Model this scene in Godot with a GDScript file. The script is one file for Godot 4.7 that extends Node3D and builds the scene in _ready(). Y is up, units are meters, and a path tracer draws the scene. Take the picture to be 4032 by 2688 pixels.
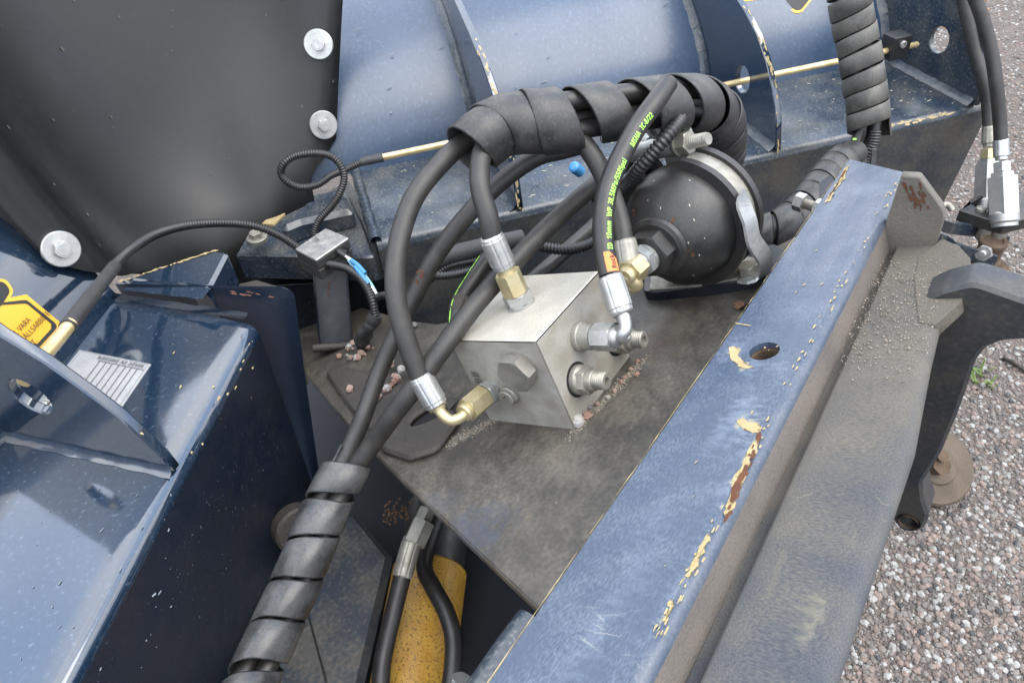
extends Node3D
# A snow plough's hydraulic block. Units are metres, y is up, the ground is y = 0.
# Plates are given by their corners, hoses by the points their centre lines pass through.

const DX := Vector3(0.7809, 0.3762, 0.4987)   # the tilted deck's own axes: along the front of the valve block,
const DN := Vector3(-0.3077, 0.9264, -0.217)   # up out of the deck,
const DZ := Vector3(-0.5436, 0.016, 0.8392)   # and towards the near side
const UP := Vector3.UP
const ER := Vector3(0.9567, 0, -0.2911)   # along the right wing, out along its box section
const NR := Vector3(-0.2911, 0, -0.9567)
const EL := Vector3(-0.0933, 0, 0.9956)   # along the left wing
const NL := Vector3(-0.9287, 0, -0.3708)
const CAM := Vector3(0, 1.05, 0)

var M := {}
var rng := RandomNumberGenerator.new()
var taken := {}

# ---------------------------------------------------------------- objects
func numbered(called: String) -> String:
	taken[called] = taken.get(called, -1) + 1
	return called if taken[called] == 0 else "%s_%03d" % [called, taken[called]]

func thing(called: String, label: String, category: String, at: Vector3, group := "") -> Node3D:
	var o := Node3D.new()
	o.name = numbered(called)
	add_child(o)
	o.position = at
	o.set_meta("label", label)
	o.set_meta("category", category)
	if group != "":
		o.set_meta("group", group)
	return o

func obj(called: String, st: SurfaceTool, m: Material, parent: Node3D, tangents := false) -> MeshInstance3D:
	var o := MeshInstance3D.new()
	st.generate_normals()
	o.mesh = st.commit()
	o.material_override = m
	var k := 0
	var label := called
	while parent.has_node(NodePath(label)):
		k += 1
		label = "%s_%03d" % [called, k]
	o.name = label
	parent.add_child(o, true)
	var p := Vector3.ZERO
	var n: Node = parent
	while n is Node3D and n != self:
		p += n.position
		n = n.get_parent()
	o.position = -p
	return o

func stuff(o: Node, label := "") -> void:
	o.set_meta("kind", "stuff")
	if label != "":
		o.set_meta("label", label)

func begin() -> SurfaceTool:
	var st := SurfaceTool.new()
	st.begin(Mesh.PRIMITIVE_TRIANGLES)
	return st

# ---------------------------------------------------------------- shapes
func tri(st: SurfaceTool, a: Vector3, b: Vector3, c: Vector3, sg := -1, ua := Vector2.ZERO, ub := Vector2.ZERO, uc := Vector2.ZERO) -> void:
	st.set_smooth_group(sg)
	st.set_uv(ua); st.add_vertex(a)
	st.set_uv(ub); st.add_vertex(b)
	st.set_uv(uc); st.add_vertex(c)

func grid(st: SurfaceTool, rows: Array, wrap := false, sg := 1, flip := false, us := 1.0, vs := 1.0) -> void:
	var n: int = rows[0].size()
	var m := n if wrap else n - 1
	for i in rows.size() - 1:
		var r: PackedVector3Array = rows[i]
		var q: PackedVector3Array = rows[i + 1]
		for j in m:
			var k := (j + 1) % n
			var u0 := Vector2(us * i / (rows.size() - 1), vs * j / m)
			var u1 := Vector2(us * (i + 1) / (rows.size() - 1), vs * j / m)
			var u2 := Vector2(us * (i + 1) / (rows.size() - 1), vs * (j + 1) / m)
			var u3 := Vector2(us * i / (rows.size() - 1), vs * (j + 1) / m)
			if flip:
				tri(st, r[j], r[k], q[k], sg, u0, u3, u2)
				tri(st, r[j], q[k], q[j], sg, u0, u2, u1)
			else:
				tri(st, r[j], q[k], r[k], sg, u0, u2, u3)
				tri(st, r[j], q[j], q[k], sg, u0, u1, u2)

func fan(st: SurfaceTool, ring: PackedVector3Array, flip := false, sg := -1) -> void:
	var c := Vector3.ZERO
	for p in ring:
		c += p / ring.size()
	for j in ring.size():
		var k := (j + 1) % ring.size()
		if flip:
			tri(st, c, ring[k], ring[j], sg)
		else:
			tri(st, c, ring[j], ring[k], sg)

func across(d: Vector3) -> Vector3:
	var s := Vector3.UP if absf(d.y) < 0.85 else Vector3.RIGHT
	return (s - d * s.dot(d)).normalized()

# a turned shape: profile of (distance along the axis, radius); each step its own smooth band unless soft
func lathe(st: SurfaceTool, a: Vector3, dir: Vector3, prof: Array, sides := 28, soft := false, ribs := 0, deep := 0.0, ref := Vector3.ZERO) -> void:
	var d := dir.normalized()
	var u := across(d) if ref == Vector3.ZERO else (ref - d * ref.dot(d)).normalized()
	var v := d.cross(u)
	var rows: Array = []
	for p in prof:
		var ring := PackedVector3Array()
		for j in sides:
			var t := TAU * j / sides
			var r: float = p[1]
			if ribs > 0:
				r *= 1.0 - deep * pow(absf(cos(t * ribs * 0.5)), 24.0)
			ring.append(a + d * p[0] + (u * cos(t) + v * sin(t)) * r)
		rows.append(ring)
	if soft:
		grid(st, rows, true, 1)
	else:
		for i in rows.size() - 1:
			grid(st, [rows[i], rows[i + 1]], true, 2 + i)
	if prof[0][1] > 0.00005 and ribs >= 0:
		fan(st, rows[0], false)
	if prof[-1][1] > 0.00005 and ribs >= 0:
		fan(st, rows[-1], true)

# a hexagon bar with turned-down corners at the ends; hole = radius of a socket or bore in the far end
func hexa(st: SurfaceTool, a: Vector3, dir: Vector3, length: float, flats: float, ref := Vector3.ZERO, cham := 0.35) -> void:
	var d := dir.normalized()
	var u := across(d) if ref == Vector3.ZERO else (ref - d * ref.dot(d)).normalized()
	var v := d.cross(u)
	var ap := flats * 0.5
	var rc := ap * 1.03
	var rows: Array = [PackedVector3Array(), PackedVector3Array(), PackedVector3Array(), PackedVector3Array()]
	for j in 48:
		var t := TAU * j / 48
		var s := fmod(t + PI / 6.0, PI / 3.0) - PI / 6.0
		var r := ap / cos(s)
		var w := maxf(r - rc, 0.0) * cham * 1.6
		var e := u * cos(t) + v * sin(t)
		rows[0].append(a + e * minf(r, rc))
		rows[1].append(a + e * r + d * w)
		rows[2].append(a + e * r + d * (length - w))
		rows[3].append(a + e * minf(r, rc) + d * length)
	for i in 3:
		grid(st, [rows[i], rows[i + 1]], true, -1)
	fan(st, rows[0], false)
	fan(st, rows[3], true)

func thread(st: SurfaceTool, a: Vector3, dir: Vector3, length: float, r: float, pitch := 0.0015, socket := 0.0) -> void:
	var prof: Array = []
	var n := int(length / pitch)
	for i in n:
		prof.append([i * pitch, r * 0.88])
		prof.append([(i + 0.5) * pitch, r])
	prof.append([length, r * 0.84])
	if socket > 0.0:
		prof.append([length, socket])
		prof.append([length - 0.006, socket * 0.9])
	lathe(st, a, dir, prof, 24)

# a smooth path through points: positions, tangents and a carried frame, evenly spaced
func path(pts: Array, step := 0.004) -> Dictionary:
	var fine := PackedVector3Array()
	var n := pts.size()
	for i in n - 1:
		var p0: Vector3 = pts[i - 1] if i > 0 else pts[0] * 2.0 - pts[1]
		var p1: Vector3 = pts[i]
		var p2: Vector3 = pts[i + 1]
		var p3: Vector3 = pts[i + 2] if i + 2 < n else pts[n - 1] * 2.0 - pts[n - 2]
		for k in 24:
			fine.append(p1.cubic_interpolate(p2, p0, p3, k / 24.0))
	fine.append(pts[n - 1])
	var total := 0.0
	for i in fine.size() - 1:
		total += fine[i].distance_to(fine[i + 1])
	var count := maxi(3, int(total / step) + 1)
	var P := PackedVector3Array()
	var at := 0.0
	var seg := 0
	var gone := 0.0
	for i in count:
		at = total * i / (count - 1)
		while seg < fine.size() - 2 and gone + fine[seg].distance_to(fine[seg + 1]) < at:
			gone += fine[seg].distance_to(fine[seg + 1])
			seg += 1
		var l := maxf(fine[seg].distance_to(fine[seg + 1]), 1e-9)
		P.append(fine[seg].lerp(fine[seg + 1], clampf((at - gone) / l, 0.0, 1.0)))
	var T := PackedVector3Array()
	var N := PackedVector3Array()
	var B := PackedVector3Array()
	for i in count:
		T.append((P[mini(i + 1, count - 1)] - P[maxi(i - 1, 0)]).normalized())
	var u := across(T[0])
	for i in count:
		u = (u - T[i] * u.dot(T[i])).normalized()
		N.append(u)
		B.append(T[i].cross(u))
	return {"p": P, "t": T, "n": N, "b": B, "len": total, "count": count}

func at_len(w: Dictionary, s: float) -> Array:
	var f: float = clampf(s / w.len, 0.0, 1.0) * (w.count - 1)
	var i := mini(int(f), w.count - 2)
	var k: float = f - i
	var extra: float = maxf(s - w.len, 0.0) + minf(s, 0.0)
	var t: Vector3 = w.t[i].lerp(w.t[i + 1], k).normalized()
	return [w.p[i].lerp(w.p[i + 1], k) + t * extra, t, w.n[i].lerp(w.n[i + 1], k).normalized(), w.b[i].lerp(w.b[i + 1], k).normalized()]

func tube(st: SurfaceTool, pts: Array, r: float, sides := 22, step := 0.005, caps := true, wobble := 0.0) -> Dictionary:
	var w := path(pts, step)
	var rows: Array = []
	for i in w.count:
		var ring := PackedVector3Array()
		var rr := r * (1.0 + wobble * sin(i * 0.9) * sin(i * 0.37))
		for j in sides:
			var t := TAU * j / sides
			ring.append(w.p[i] + (w.n[i] * cos(t) + w.b[i] * sin(t)) * rr)
		rows.append(ring)
	grid(st, rows, true, 1, false, w.len / (TAU * r), 1.0)
	if caps:
		fan(st, rows[0], false)
		fan(st, rows[-1], true)
	return w

func corrugated(st: SurfaceTool, pts: Array, r: float, pitch := 0.0026) -> void:
	var w := path(pts, pitch / 4.0)
	var rows: Array = []
	var wave := [0.80, 1.0, 1.0, 0.80]
	for i in w.count:
		var ring := PackedVector3Array()
		var rr: float = r * wave[i % 4]
		for j in 14:
			var t := TAU * j / 14
			ring.append(w.p[i] + (w.n[i] * cos(t) + w.b[i] * sin(t)) * rr)
		rows.append(ring)
	grid(st, rows, true, 1)
	fan(st, rows[0], false)
	fan(st, rows[-1], true)

# a flat band wound round a path: turns = list of [distance along, angle / TAU, radius, width]
func spiral(st: SurfaceTool, w: Dictionary, turns: Array, ref: Vector3, thick := 0.0022, curl := 0.0) -> void:
	var rows: Array = []
	for i in turns.size() - 1:
		var a: Array = turns[i]
		var b: Array = turns[i + 1]
		var z: Array = turns[maxi(i - 1, 0)]
		var e: Array = turns[mini(i + 2, turns.size() - 1)]
		var steps := maxi(4, int(absf(b[1] - a[1]) * 40))
		for k in steps + (1 if i == turns.size() - 2 else 0):
			var f := float(k) / steps
			var s: float = cubic_interpolate(a[0], b[0], z[0], e[0], f)
			var ang: float = lerpf(a[1], b[1], f) * TAU
			var r: float = cubic_interpolate(a[2], b[2], z[2], e[2], f)
			var wd: float = lerpf(a[3], b[3], f) * 0.5
			var row := PackedVector3Array()
			for c in [[-1.0, 0.0], [-0.9, 1.0], [0.0, 1.0], [0.9, 1.0], [1.0, 0.0], [0.9, -1.0], [-0.9, -1.0]]:
				var q := at_len(w, s + wd * c[0])
				var t: Vector3 = q[1]
				var u := (ref - t * ref.dot(t)).normalized()
				var v := t.cross(u)
				var rr: float = r + thick * 0.5 * c[1] + curl * absf(c[0]) + 0.0006 * sin(ang * 2.3 + s * 90.0)
				row.append(q[0] + (u * cos(ang) + v * sin(ang)) * rr)
			rows.append(row)
	grid(st, rows, true, 1)
	fan(st, rows[0], false)
	fan(st, rows[-1], true)

func even_turns(s0: float, pitch: float, n: int, phase: float, r: float, width: float, jitter := 0.0, way := 1.0) -> Array:
	var out: Array = []
	for i in n * 2 + 1:
		out.append([s0 + pitch * (i * 0.5 + jitter * rng.randf_range(-0.5, 0.5)), phase + way * i * 0.5, r * (1.0 + rng.randf_range(-0.02, 0.02)), width])
	return out

func rounded(pts: Array, r, seg := 5) -> Array:
	var out: Array = []
	var n := pts.size()
	for i in n:
		var rr: float = r[i] if r is Array else r
		var p: Vector3 = pts[i]
		var a: Vector3 = pts[(i + n - 1) % n] - p
		var b: Vector3 = pts[(i + 1) % n] - p
		var th := a.angle_to(b)
		if rr <= 0.0 or th > 3.0:
			out.append(p)
			continue
		var k := minf(rr / tan(th * 0.5), minf(a.length(), b.length()) * 0.48)
		var pa := p + a.normalized() * k
		var pb := p + b.normalized() * k
		for j in seg + 1:
			var f := float(j) / seg
			out.append(pa.lerp(p, f).lerp(p.lerp(pb, f), f))
	return out

func inset(q: PackedVector2Array, b: float) -> PackedVector2Array:
	var out := PackedVector2Array()
	var n := q.size()
	for i in n:
		var e0 := (q[i] - q[(i + n - 1) % n]).normalized()
		var e1 := (q[(i + 1) % n] - q[i]).normalized()
		var n0 := Vector2(-e0.y, e0.x)
		var n1 := Vector2(-e1.y, e1.x)
		var m := n0 + n1
		var l := maxf(m.length_squared() * 0.5, 0.25)
		out.append(q[i] + m / l * b)
	return out

# ear clipping that also takes outlines with bridges to holes
func ears(p: PackedVector2Array) -> PackedInt32Array:
	var left: Array = range(p.size())
	var out := PackedInt32Array()
	while left.size() > 2:
		var n := left.size()
		var pick := -1
		var spare := 0
		var least := INF
		for i in n:
			var a: Vector2 = p[left[(i + n - 1) % n]]
			var b: Vector2 = p[left[i]]
			var c: Vector2 = p[left[(i + 1) % n]]
			var area := (b - a).cross(c - b)
			if absf(area) < least:
				least = absf(area)
				spare = i
			if area <= 1e-12:
				continue
			var free := true
			for j in n:
				var q: Vector2 = p[left[j]]
				if q.distance_squared_to(a) < 1e-10 or q.distance_squared_to(b) < 1e-10 or q.distance_squared_to(c) < 1e-10:
					continue
				if (b - a).cross(q - a) >= 0.0 and (c - b).cross(q - b) >= 0.0 and (a - c).cross(q - c) >= 0.0:
					free = false
					break
			if free:
				pick = i
				break
		if pick < 0:
			pick = spare
		out.append_array([left[(pick + n - 1) % n], left[pick], left[(pick + 1) % n]])
		left.remove_at(pick)
	return out

# a plate: its corners in space, solid along "thick", edges bevelled, with holes. UV = metres / size from the first corner along ux
func plate(st: SurfaceTool, pts: Array, thick: Vector3, bevel := 0.0015, holes: Array = [], ux := Vector3.ZERO, size := Vector2.ONE, skin := true) -> void:
	var nrm := Vector3.ZERO
	for i in pts.size():
		nrm += (pts[i] - pts[0]).cross(pts[(i + 1) % pts.size()] - pts[0])
	nrm = nrm.normalized()
	if nrm.dot(thick) > 0.0:
		nrm = -nrm
	var x := (pts[1] - pts[0] if ux == Vector3.ZERO else ux) as Vector3
	x = (x - nrm * x.dot(nrm)).normalized()
	var y := nrm.cross(x)
	var o: Vector3 = pts[0]
	var depth := absf(thick.dot(nrm))
	var loops: Array = []
	for l in [pts] + holes:
		var q := PackedVector2Array()
		for p in l:
			q.append(Vector2((p - o).dot(x), (p - o).dot(y)))
		var area := 0.0
		for i in q.size():
			area += q[i].cross(q[(i + 1) % q.size()])
		if (area < 0.0) == loops.is_empty():
			q.reverse()
		loops.append(q)
	var shear := thick + nrm * depth
	var place := func(v: Vector2, h: float) -> Vector3:
		return o + x * v.x + y * v.y - nrm * h + shear * (h / maxf(depth, 1e-6))
	var tops: Array = []
	for q in loops:
		tops.append(inset(q, bevel))
	var face: PackedVector2Array = tops[0].duplicate()
	for h in range(1, tops.size()):
		var q: PackedVector2Array = tops[h]
		var best := [INF, 0, 0]
		for i in face.size():
			for j in q.size():
				var dd := face[i].distance_squared_to(q[j])
				if dd < best[0]:
					best = [dd, i, j]
		var joined := PackedVector2Array()
		for i in best[1] + 1:
			joined.append(face[i])
		for j in q.size() + 1:
			joined.append(q[(best[2] + j) % q.size()] + (Vector2(1e-6, 1.3e-6) if j == q.size() else Vector2.ZERO))
		for i in range(best[1], face.size()):
			joined.append(face[i] + (Vector2(1.1e-6, -1e-6) if i == best[1] else Vector2.ZERO))
		face = joined
	var idx := Geometry2D.triangulate_polygon(face)
	if idx.is_empty():
		idx = ears(face)
	for k in range(0, idx.size(), 3):
		var a := face[idx[k]]
		var b := face[idx[k + 1]]
		var c := face[idx[k + 2]]
		if (b - a).cross(c - a) > 0.0:
			var s := b
			b = c
			c = s
		if skin:
			tri(st, place.call(a, 0.0), place.call(b, 0.0), place.call(c, 0.0), -1, a / size, b / size, c / size)
		if depth > 0.0004:
			tri(st, place.call(a, depth), place.call(c, depth), place.call(b, depth), -1, a / size, c / size, b / size)
	for l in loops.size():
		var q: PackedVector2Array = loops[l]
		var q2: PackedVector2Array = tops[l]
		for i in q.size():
			var j := (i + 1) % q.size()
			var rings := [[q2, 0.0], [q, minf(bevel, depth * 0.5)], [q, maxf(depth - bevel, depth * 0.5)], [q2, depth]]
			for k in 3:
				var a: Vector3 = place.call(rings[k][0][i], rings[k][1])
				var b: Vector3 = place.call(rings[k][0][j], rings[k][1])
				var c: Vector3 = place.call(rings[k + 1][0][j], rings[k + 1][1])
				var d: Vector3 = place.call(rings[k + 1][0][i], rings[k + 1][1])
				var sg := -1 if q.size() < 9 else 5 + k
				tri(st, a, b, c, sg, q[i] / size, q[j] / size, q[j] / size)
				tri(st, a, c, d, sg, q[i] / size, q[j] / size, q[i] / size)

func circle(c: Vector3, nrm: Vector3, r: float, n := 24, squash := 1.0, along := Vector3.ZERO) -> Array:
	var u := across(nrm.normalized()) if along == Vector3.ZERO else (along - nrm.normalized() * along.dot(nrm.normalized())).normalized()
	var v := nrm.normalized().cross(u)
	var out: Array = []
	for i in n:
		var t := TAU * i / n
		out.append(c + u * cos(t) * r + v * sin(t) * r * squash)
	return out

# a section drawn out along a line
func sweep(st: SurfaceTool, a: Vector3, b: Vector3, sec: Array, nx: Vector3, ny: Vector3, sg := 1, steps := 1) -> void:
	var rows: Array = []
	for k in steps + 1:
		var row := PackedVector3Array()
		for s in sec:
			row.append(a.lerp(b, float(k) / steps) + nx * s[0] + ny * s[1])
		rows.append(row)
	grid(st, rows, false, sg)

func bead(st: SurfaceTool, a: Vector3, b: Vector3, r: float, lift: Vector3) -> void:
	var n := maxi(6, int(a.distance_to(b) / 0.006))
	var pts: Array = []
	for i in n + 1:
		pts.append(a.lerp(b, float(i) / n) + lift * rng.randf_range(-0.2, 0.35))
	var w := path(pts, 0.0025)
	var rows: Array = []
	for i in w.count:
		var ring := PackedVector3Array()
		var rr := r * (1.0 + 0.05 * sin(i * 1.25) + 0.09 * sin(i * 0.31))
		for j in 10:
			var t := TAU * j / 10
			ring.append(w.p[i] + (w.n[i] * cos(t) + w.b[i] * sin(t)) * rr)
		rows.append(ring)
	grid(st, rows, true, 1)

# a flat weld along an inner corner, a little wavy
func fillet(st: SurfaceTool, a: Vector3, b: Vector3, one: Vector3, two: Vector3, size: float) -> void:
	var n := maxi(8, int(a.distance_to(b) / 0.003))
	var rows: Array = []
	for i in n + 1:
		var p := a.lerp(b, float(i) / n)
		var k := size * (1.0 + 0.05 * sin(i * 0.45) + rng.randf_range(-0.025, 0.025))
		rows.append(PackedVector3Array([p + one * k, p + one * k * 0.55 + two * size * 0.28 + (one + two) * size * 0.012 * sin(i * 0.9), p + one * size * 0.28 + two * k * 0.55, p + two * size * (1.0 + 0.08 * sin(i * 0.55))]))
	grid(st, rows, false, 1)

# an irregular fleck lying on a surface: chipped paint, rust or dried mud
func fleck(st: SurfaceTool, c: Vector3, nrm: Vector3, along: Vector3, long: float, wide: float, rough := 0.35) -> void:
	var u := (along - nrm * along.dot(nrm)).normalized()
	var v := nrm.cross(u)
	var ring := PackedVector3Array()
	var n := 11
	for i in n:
		var t := TAU * i / n
		var k := 1.0 + rng.randf_range(-rough, rough)
		ring.append(c + u * cos(t) * long * k + v * sin(t) * wide * k + nrm * 0.00035)
	fan(st, ring, true)

func scatter_flecks(called: String, m: Material, parent: Node3D, a: Vector3, b: Vector3, c: Vector3, n: int, most: float, along: Vector3, label := "") -> void:
	var st := begin()
	var nrm := (b - a).cross(c - a).normalized()
	if nrm.dot(CAM - a) < 0.0:
		nrm = -nrm
	for i in n:
		var p := a + (b - a) * rng.randf() + (c - a) * rng.randf()
		var s := most * pow(rng.randf(), 3.0) + most * 0.12
		fleck(st, p, nrm, along.rotated(nrm, rng.randf_range(-0.6, 0.6)), s * rng.randf_range(0.8, 2.2), s * 0.6)
	stuff(obj(called, st, m, parent), label)

# flecks along a line, as paint chips off an edge
func edge_chips(called: String, m: Material, parent: Node3D, a: Vector3, b: Vector3, nrm: Vector3, n: int, wide: float, spread := 0.0, gap := 1.0) -> void:
	var st := begin()
	var d := (b - a).normalized()
	for i in n:
		var f := rng.randf() * gap
		var side := nrm.cross(d) * rng.randf_range(-spread, spread)
		fleck(st, a.lerp(b, f) + side, nrm, d, wide * rng.randf_range(0.5, 3.0), wide * rng.randf_range(0.3, 0.8))
	stuff(obj(called, st, m, parent))

# a worn, ragged line of bare metal or primer along an edge
func edge_wear(called: String, m: Material, parent: Node3D, a: Vector3, b: Vector3, one: Vector3, two: Vector3, wide: float, keep := 0.5) -> void:
	var st := begin()
	var nz := FastNoiseLite.new()
	nz.seed = int(a.x * 977.0 + b.z * 331.0)
	nz.frequency = 18.0
	nz.fractal_octaves = 4
	var n := maxi(8, int(a.distance_to(b) / 0.0015))
	var row0 := PackedVector3Array()
	var rows: Array = []
	for i in n + 1:
		var p := a.lerp(b, float(i) / n)
		var k := maxf(0.0, nz.get_noise_1d(p.distance_to(a)) + keep - 0.3) * wide * 1.6
		var l := maxf(0.0, nz.get_noise_1d(p.distance_to(a) + 7.0) + keep - 0.3) * wide * 1.6
		rows.append(PackedVector3Array([p + one * k, p + (one + two).normalized() * 0.0003, p + two * l]))
	grid(st, rows, false, 1)
	stuff(obj(called, st, m, parent))

# letters as a thin mesh: on a flat spot, or bent round a hose
func letters(text: String, height: float, bold := true) -> PackedVector3Array:
	var tm := TextMesh.new()
	var f := SystemFont.new()
	f.font_names = PackedStringArray(["Droid Sans"])
	f.font_weight = 700 if bold else 400
	tm.font = f
	tm.text = text
	tm.font_size = 64
	tm.pixel_size = height / 46.0
	tm.depth = 0.0
	tm.curve_step = 1.5
	tm.horizontal_alignment = HORIZONTAL_ALIGNMENT_LEFT
	tm.vertical_alignment = VERTICAL_ALIGNMENT_CENTER
	var arr := tm.get_mesh_arrays()
	var v: PackedVector3Array = arr[Mesh.ARRAY_VERTEX]
	var out := PackedVector3Array()
	if arr[Mesh.ARRAY_INDEX] != null and arr[Mesh.ARRAY_INDEX].size() > 0:
		for i in arr[Mesh.ARRAY_INDEX]:
			out.append(v[i])
	else:
		out = v
	return out

func flat_text(st: SurfaceTool, text: String, o: Vector3, ux: Vector3, uy: Vector3, height: float, bold := true, narrow := 1.0) -> void:
	var v := letters(text, height, bold)
	var nrm := ux.cross(uy).normalized()
	for k in range(0, v.size(), 3):
		var q: Array = []
		for j in 3:
			q.append(o + ux.normalized() * v[k + j].x * narrow + uy.normalized() * v[k + j].y + nrm * 0.0005)
		tri(st, q[0], q[1], q[2])

func hose_text(st: SurfaceTool, text: String, w: Dictionary, s0: float, r: float, up: Vector3, height: float, narrow := 1.0) -> void:
	var v := letters(text, height, true)
	for k in range(0, v.size(), 3):
		var todo: Array = [[v[k], v[k + 1], v[k + 2]]]
		while not todo.is_empty():
			var t: Array = todo.pop_back()
			var l := [t[0].distance_to(t[1]), t[1].distance_to(t[2]), t[2].distance_to(t[0])]
			var big := maxf(l[0], maxf(l[1], l[2]))
			if big > 0.0018:
				var i: int = l.find(big)
				var m: Vector3 = (t[i] + t[(i + 1) % 3]) * 0.5
				todo.append([t[i], m, t[(i + 2) % 3]])
				todo.append([m, t[(i + 1) % 3], t[(i + 2) % 3]])
				continue
			var q: Array = []
			for j in 3:
				var c := at_len(w, s0 + t[j].x * narrow)
				var tan_: Vector3 = c[1]
				# the letters face the eye side of the hose; their tops point along "up"
				var top := (up - tan_ * up.dot(tan_)).normalized()
				var out_ := tan_.cross(top)
				var a: float = t[j].y / r
				q.append(c[0] + (out_ * cos(a) + top * sin(a)) * (r + 0.00035))
			tri(st, q[0], q[1], q[2])

# ---------------------------------------------------------------- materials
func lin(r: float, g: float, b: float) -> Color:
	return Color(r, g, b).linear_to_srgb()

func noise_bytes(seed_: int, freq: float, oct: int, size: int, kind := FastNoiseLite.TYPE_SIMPLEX_SMOOTH) -> PackedByteArray:
	var n := FastNoiseLite.new()
	n.noise_type = kind
	n.seed = seed_
	n.frequency = freq
	n.fractal_octaves = oct
	var im := n.get_seamless_image(size, size)
	im.convert(Image.FORMAT_L8)
	return im.get_data()

# a mottled surface: base, a second tone laid on where the coarse noise is high, dark or light specks from the fine noise
func mottled(seed_: int, base: Color, over: Color, amount: float, soft: float, speck: Color, speck_amount: float, size := 512, coarse := 0.008, fine := 0.12) -> ImageTexture:
	var a := noise_bytes(seed_, coarse, 5, size)
	var b := noise_bytes(seed_ + 7, fine, 2, size)
	var im := PackedByteArray()
	im.resize(size * size * 3)
	var bb := [base.r, base.g, base.b]
	var oo := [over.r, over.g, over.b]
	var ss := [speck.r, speck.g, speck.b]
	for i in size * size:
		var x := a[i] / 255.0
		var y := b[i] / 255.0
		var t := clampf((x + (y - 0.5) * 0.35 - 1.0 + amount) / soft + 0.5, 0.0, 1.0)
		var s := clampf((y - 0.79 + speck_amount) * 5.0, 0.0, 1.0) * 0.8
		var g := 1.0 + (y - 0.5) * 0.22
		for k in 3:
			var c: float = lerpf(bb[k], oo[k], t)
			c = lerpf(c, ss[k], s) * g
			im[i * 3 + k] = int(clampf(c, 0.0, 1.0) * 255.0)
	return ImageTexture.create_from_image(Image.create_from_data(size, size, false, Image.FORMAT_RGB8, im))

func grey_noise(seed_: int, freq: float, oct: int, lo: float, hi: float, size := 512) -> NoiseTexture2D:
	var t := NoiseTexture2D.new()
	var n := FastNoiseLite.new()
	n.seed = seed_
	n.frequency = freq
	n.fractal_octaves = oct
	t.noise = n
	t.width = size
	t.height = size
	t.seamless = true
	var g := Gradient.new()
	g.set_color(0, Color(lo, lo, lo))
	g.set_color(1, Color(hi, hi, hi))
	t.color_ramp = g
	return t

func bumps(seed_: int, freq: float, strength: float, size := 512) -> NoiseTexture2D:
	var t := NoiseTexture2D.new()
	var n := FastNoiseLite.new()
	n.seed = seed_
	n.frequency = freq
	n.fractal_octaves = 4
	t.noise = n
	t.width = size
	t.height = size
	t.seamless = true
	t.as_normal_map = true
	t.bump_strength = strength
	return t

func surface(tex, scale: float, rough: float, metal := 0.0, bump: Texture2D = null, bump_scale := 0.5, rough_tex: Texture2D = null, uv := false) -> StandardMaterial3D:
	var m := StandardMaterial3D.new()
	if tex is Color:
		m.albedo_color = tex
	else:
		m.albedo_texture = tex
	m.roughness = rough
	m.metallic = metal
	if rough_tex != null:
		m.roughness_texture = rough_tex
		m.roughness = 1.0
	if bump != null:
		m.normal_enabled = true
		m.normal_texture = bump
		m.normal_scale = bump_scale
	if not uv:
		m.uv1_triplanar = true
		m.uv1_world_triplanar = true
		m.uv1_scale = Vector3.ONE * scale
	return m

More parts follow.
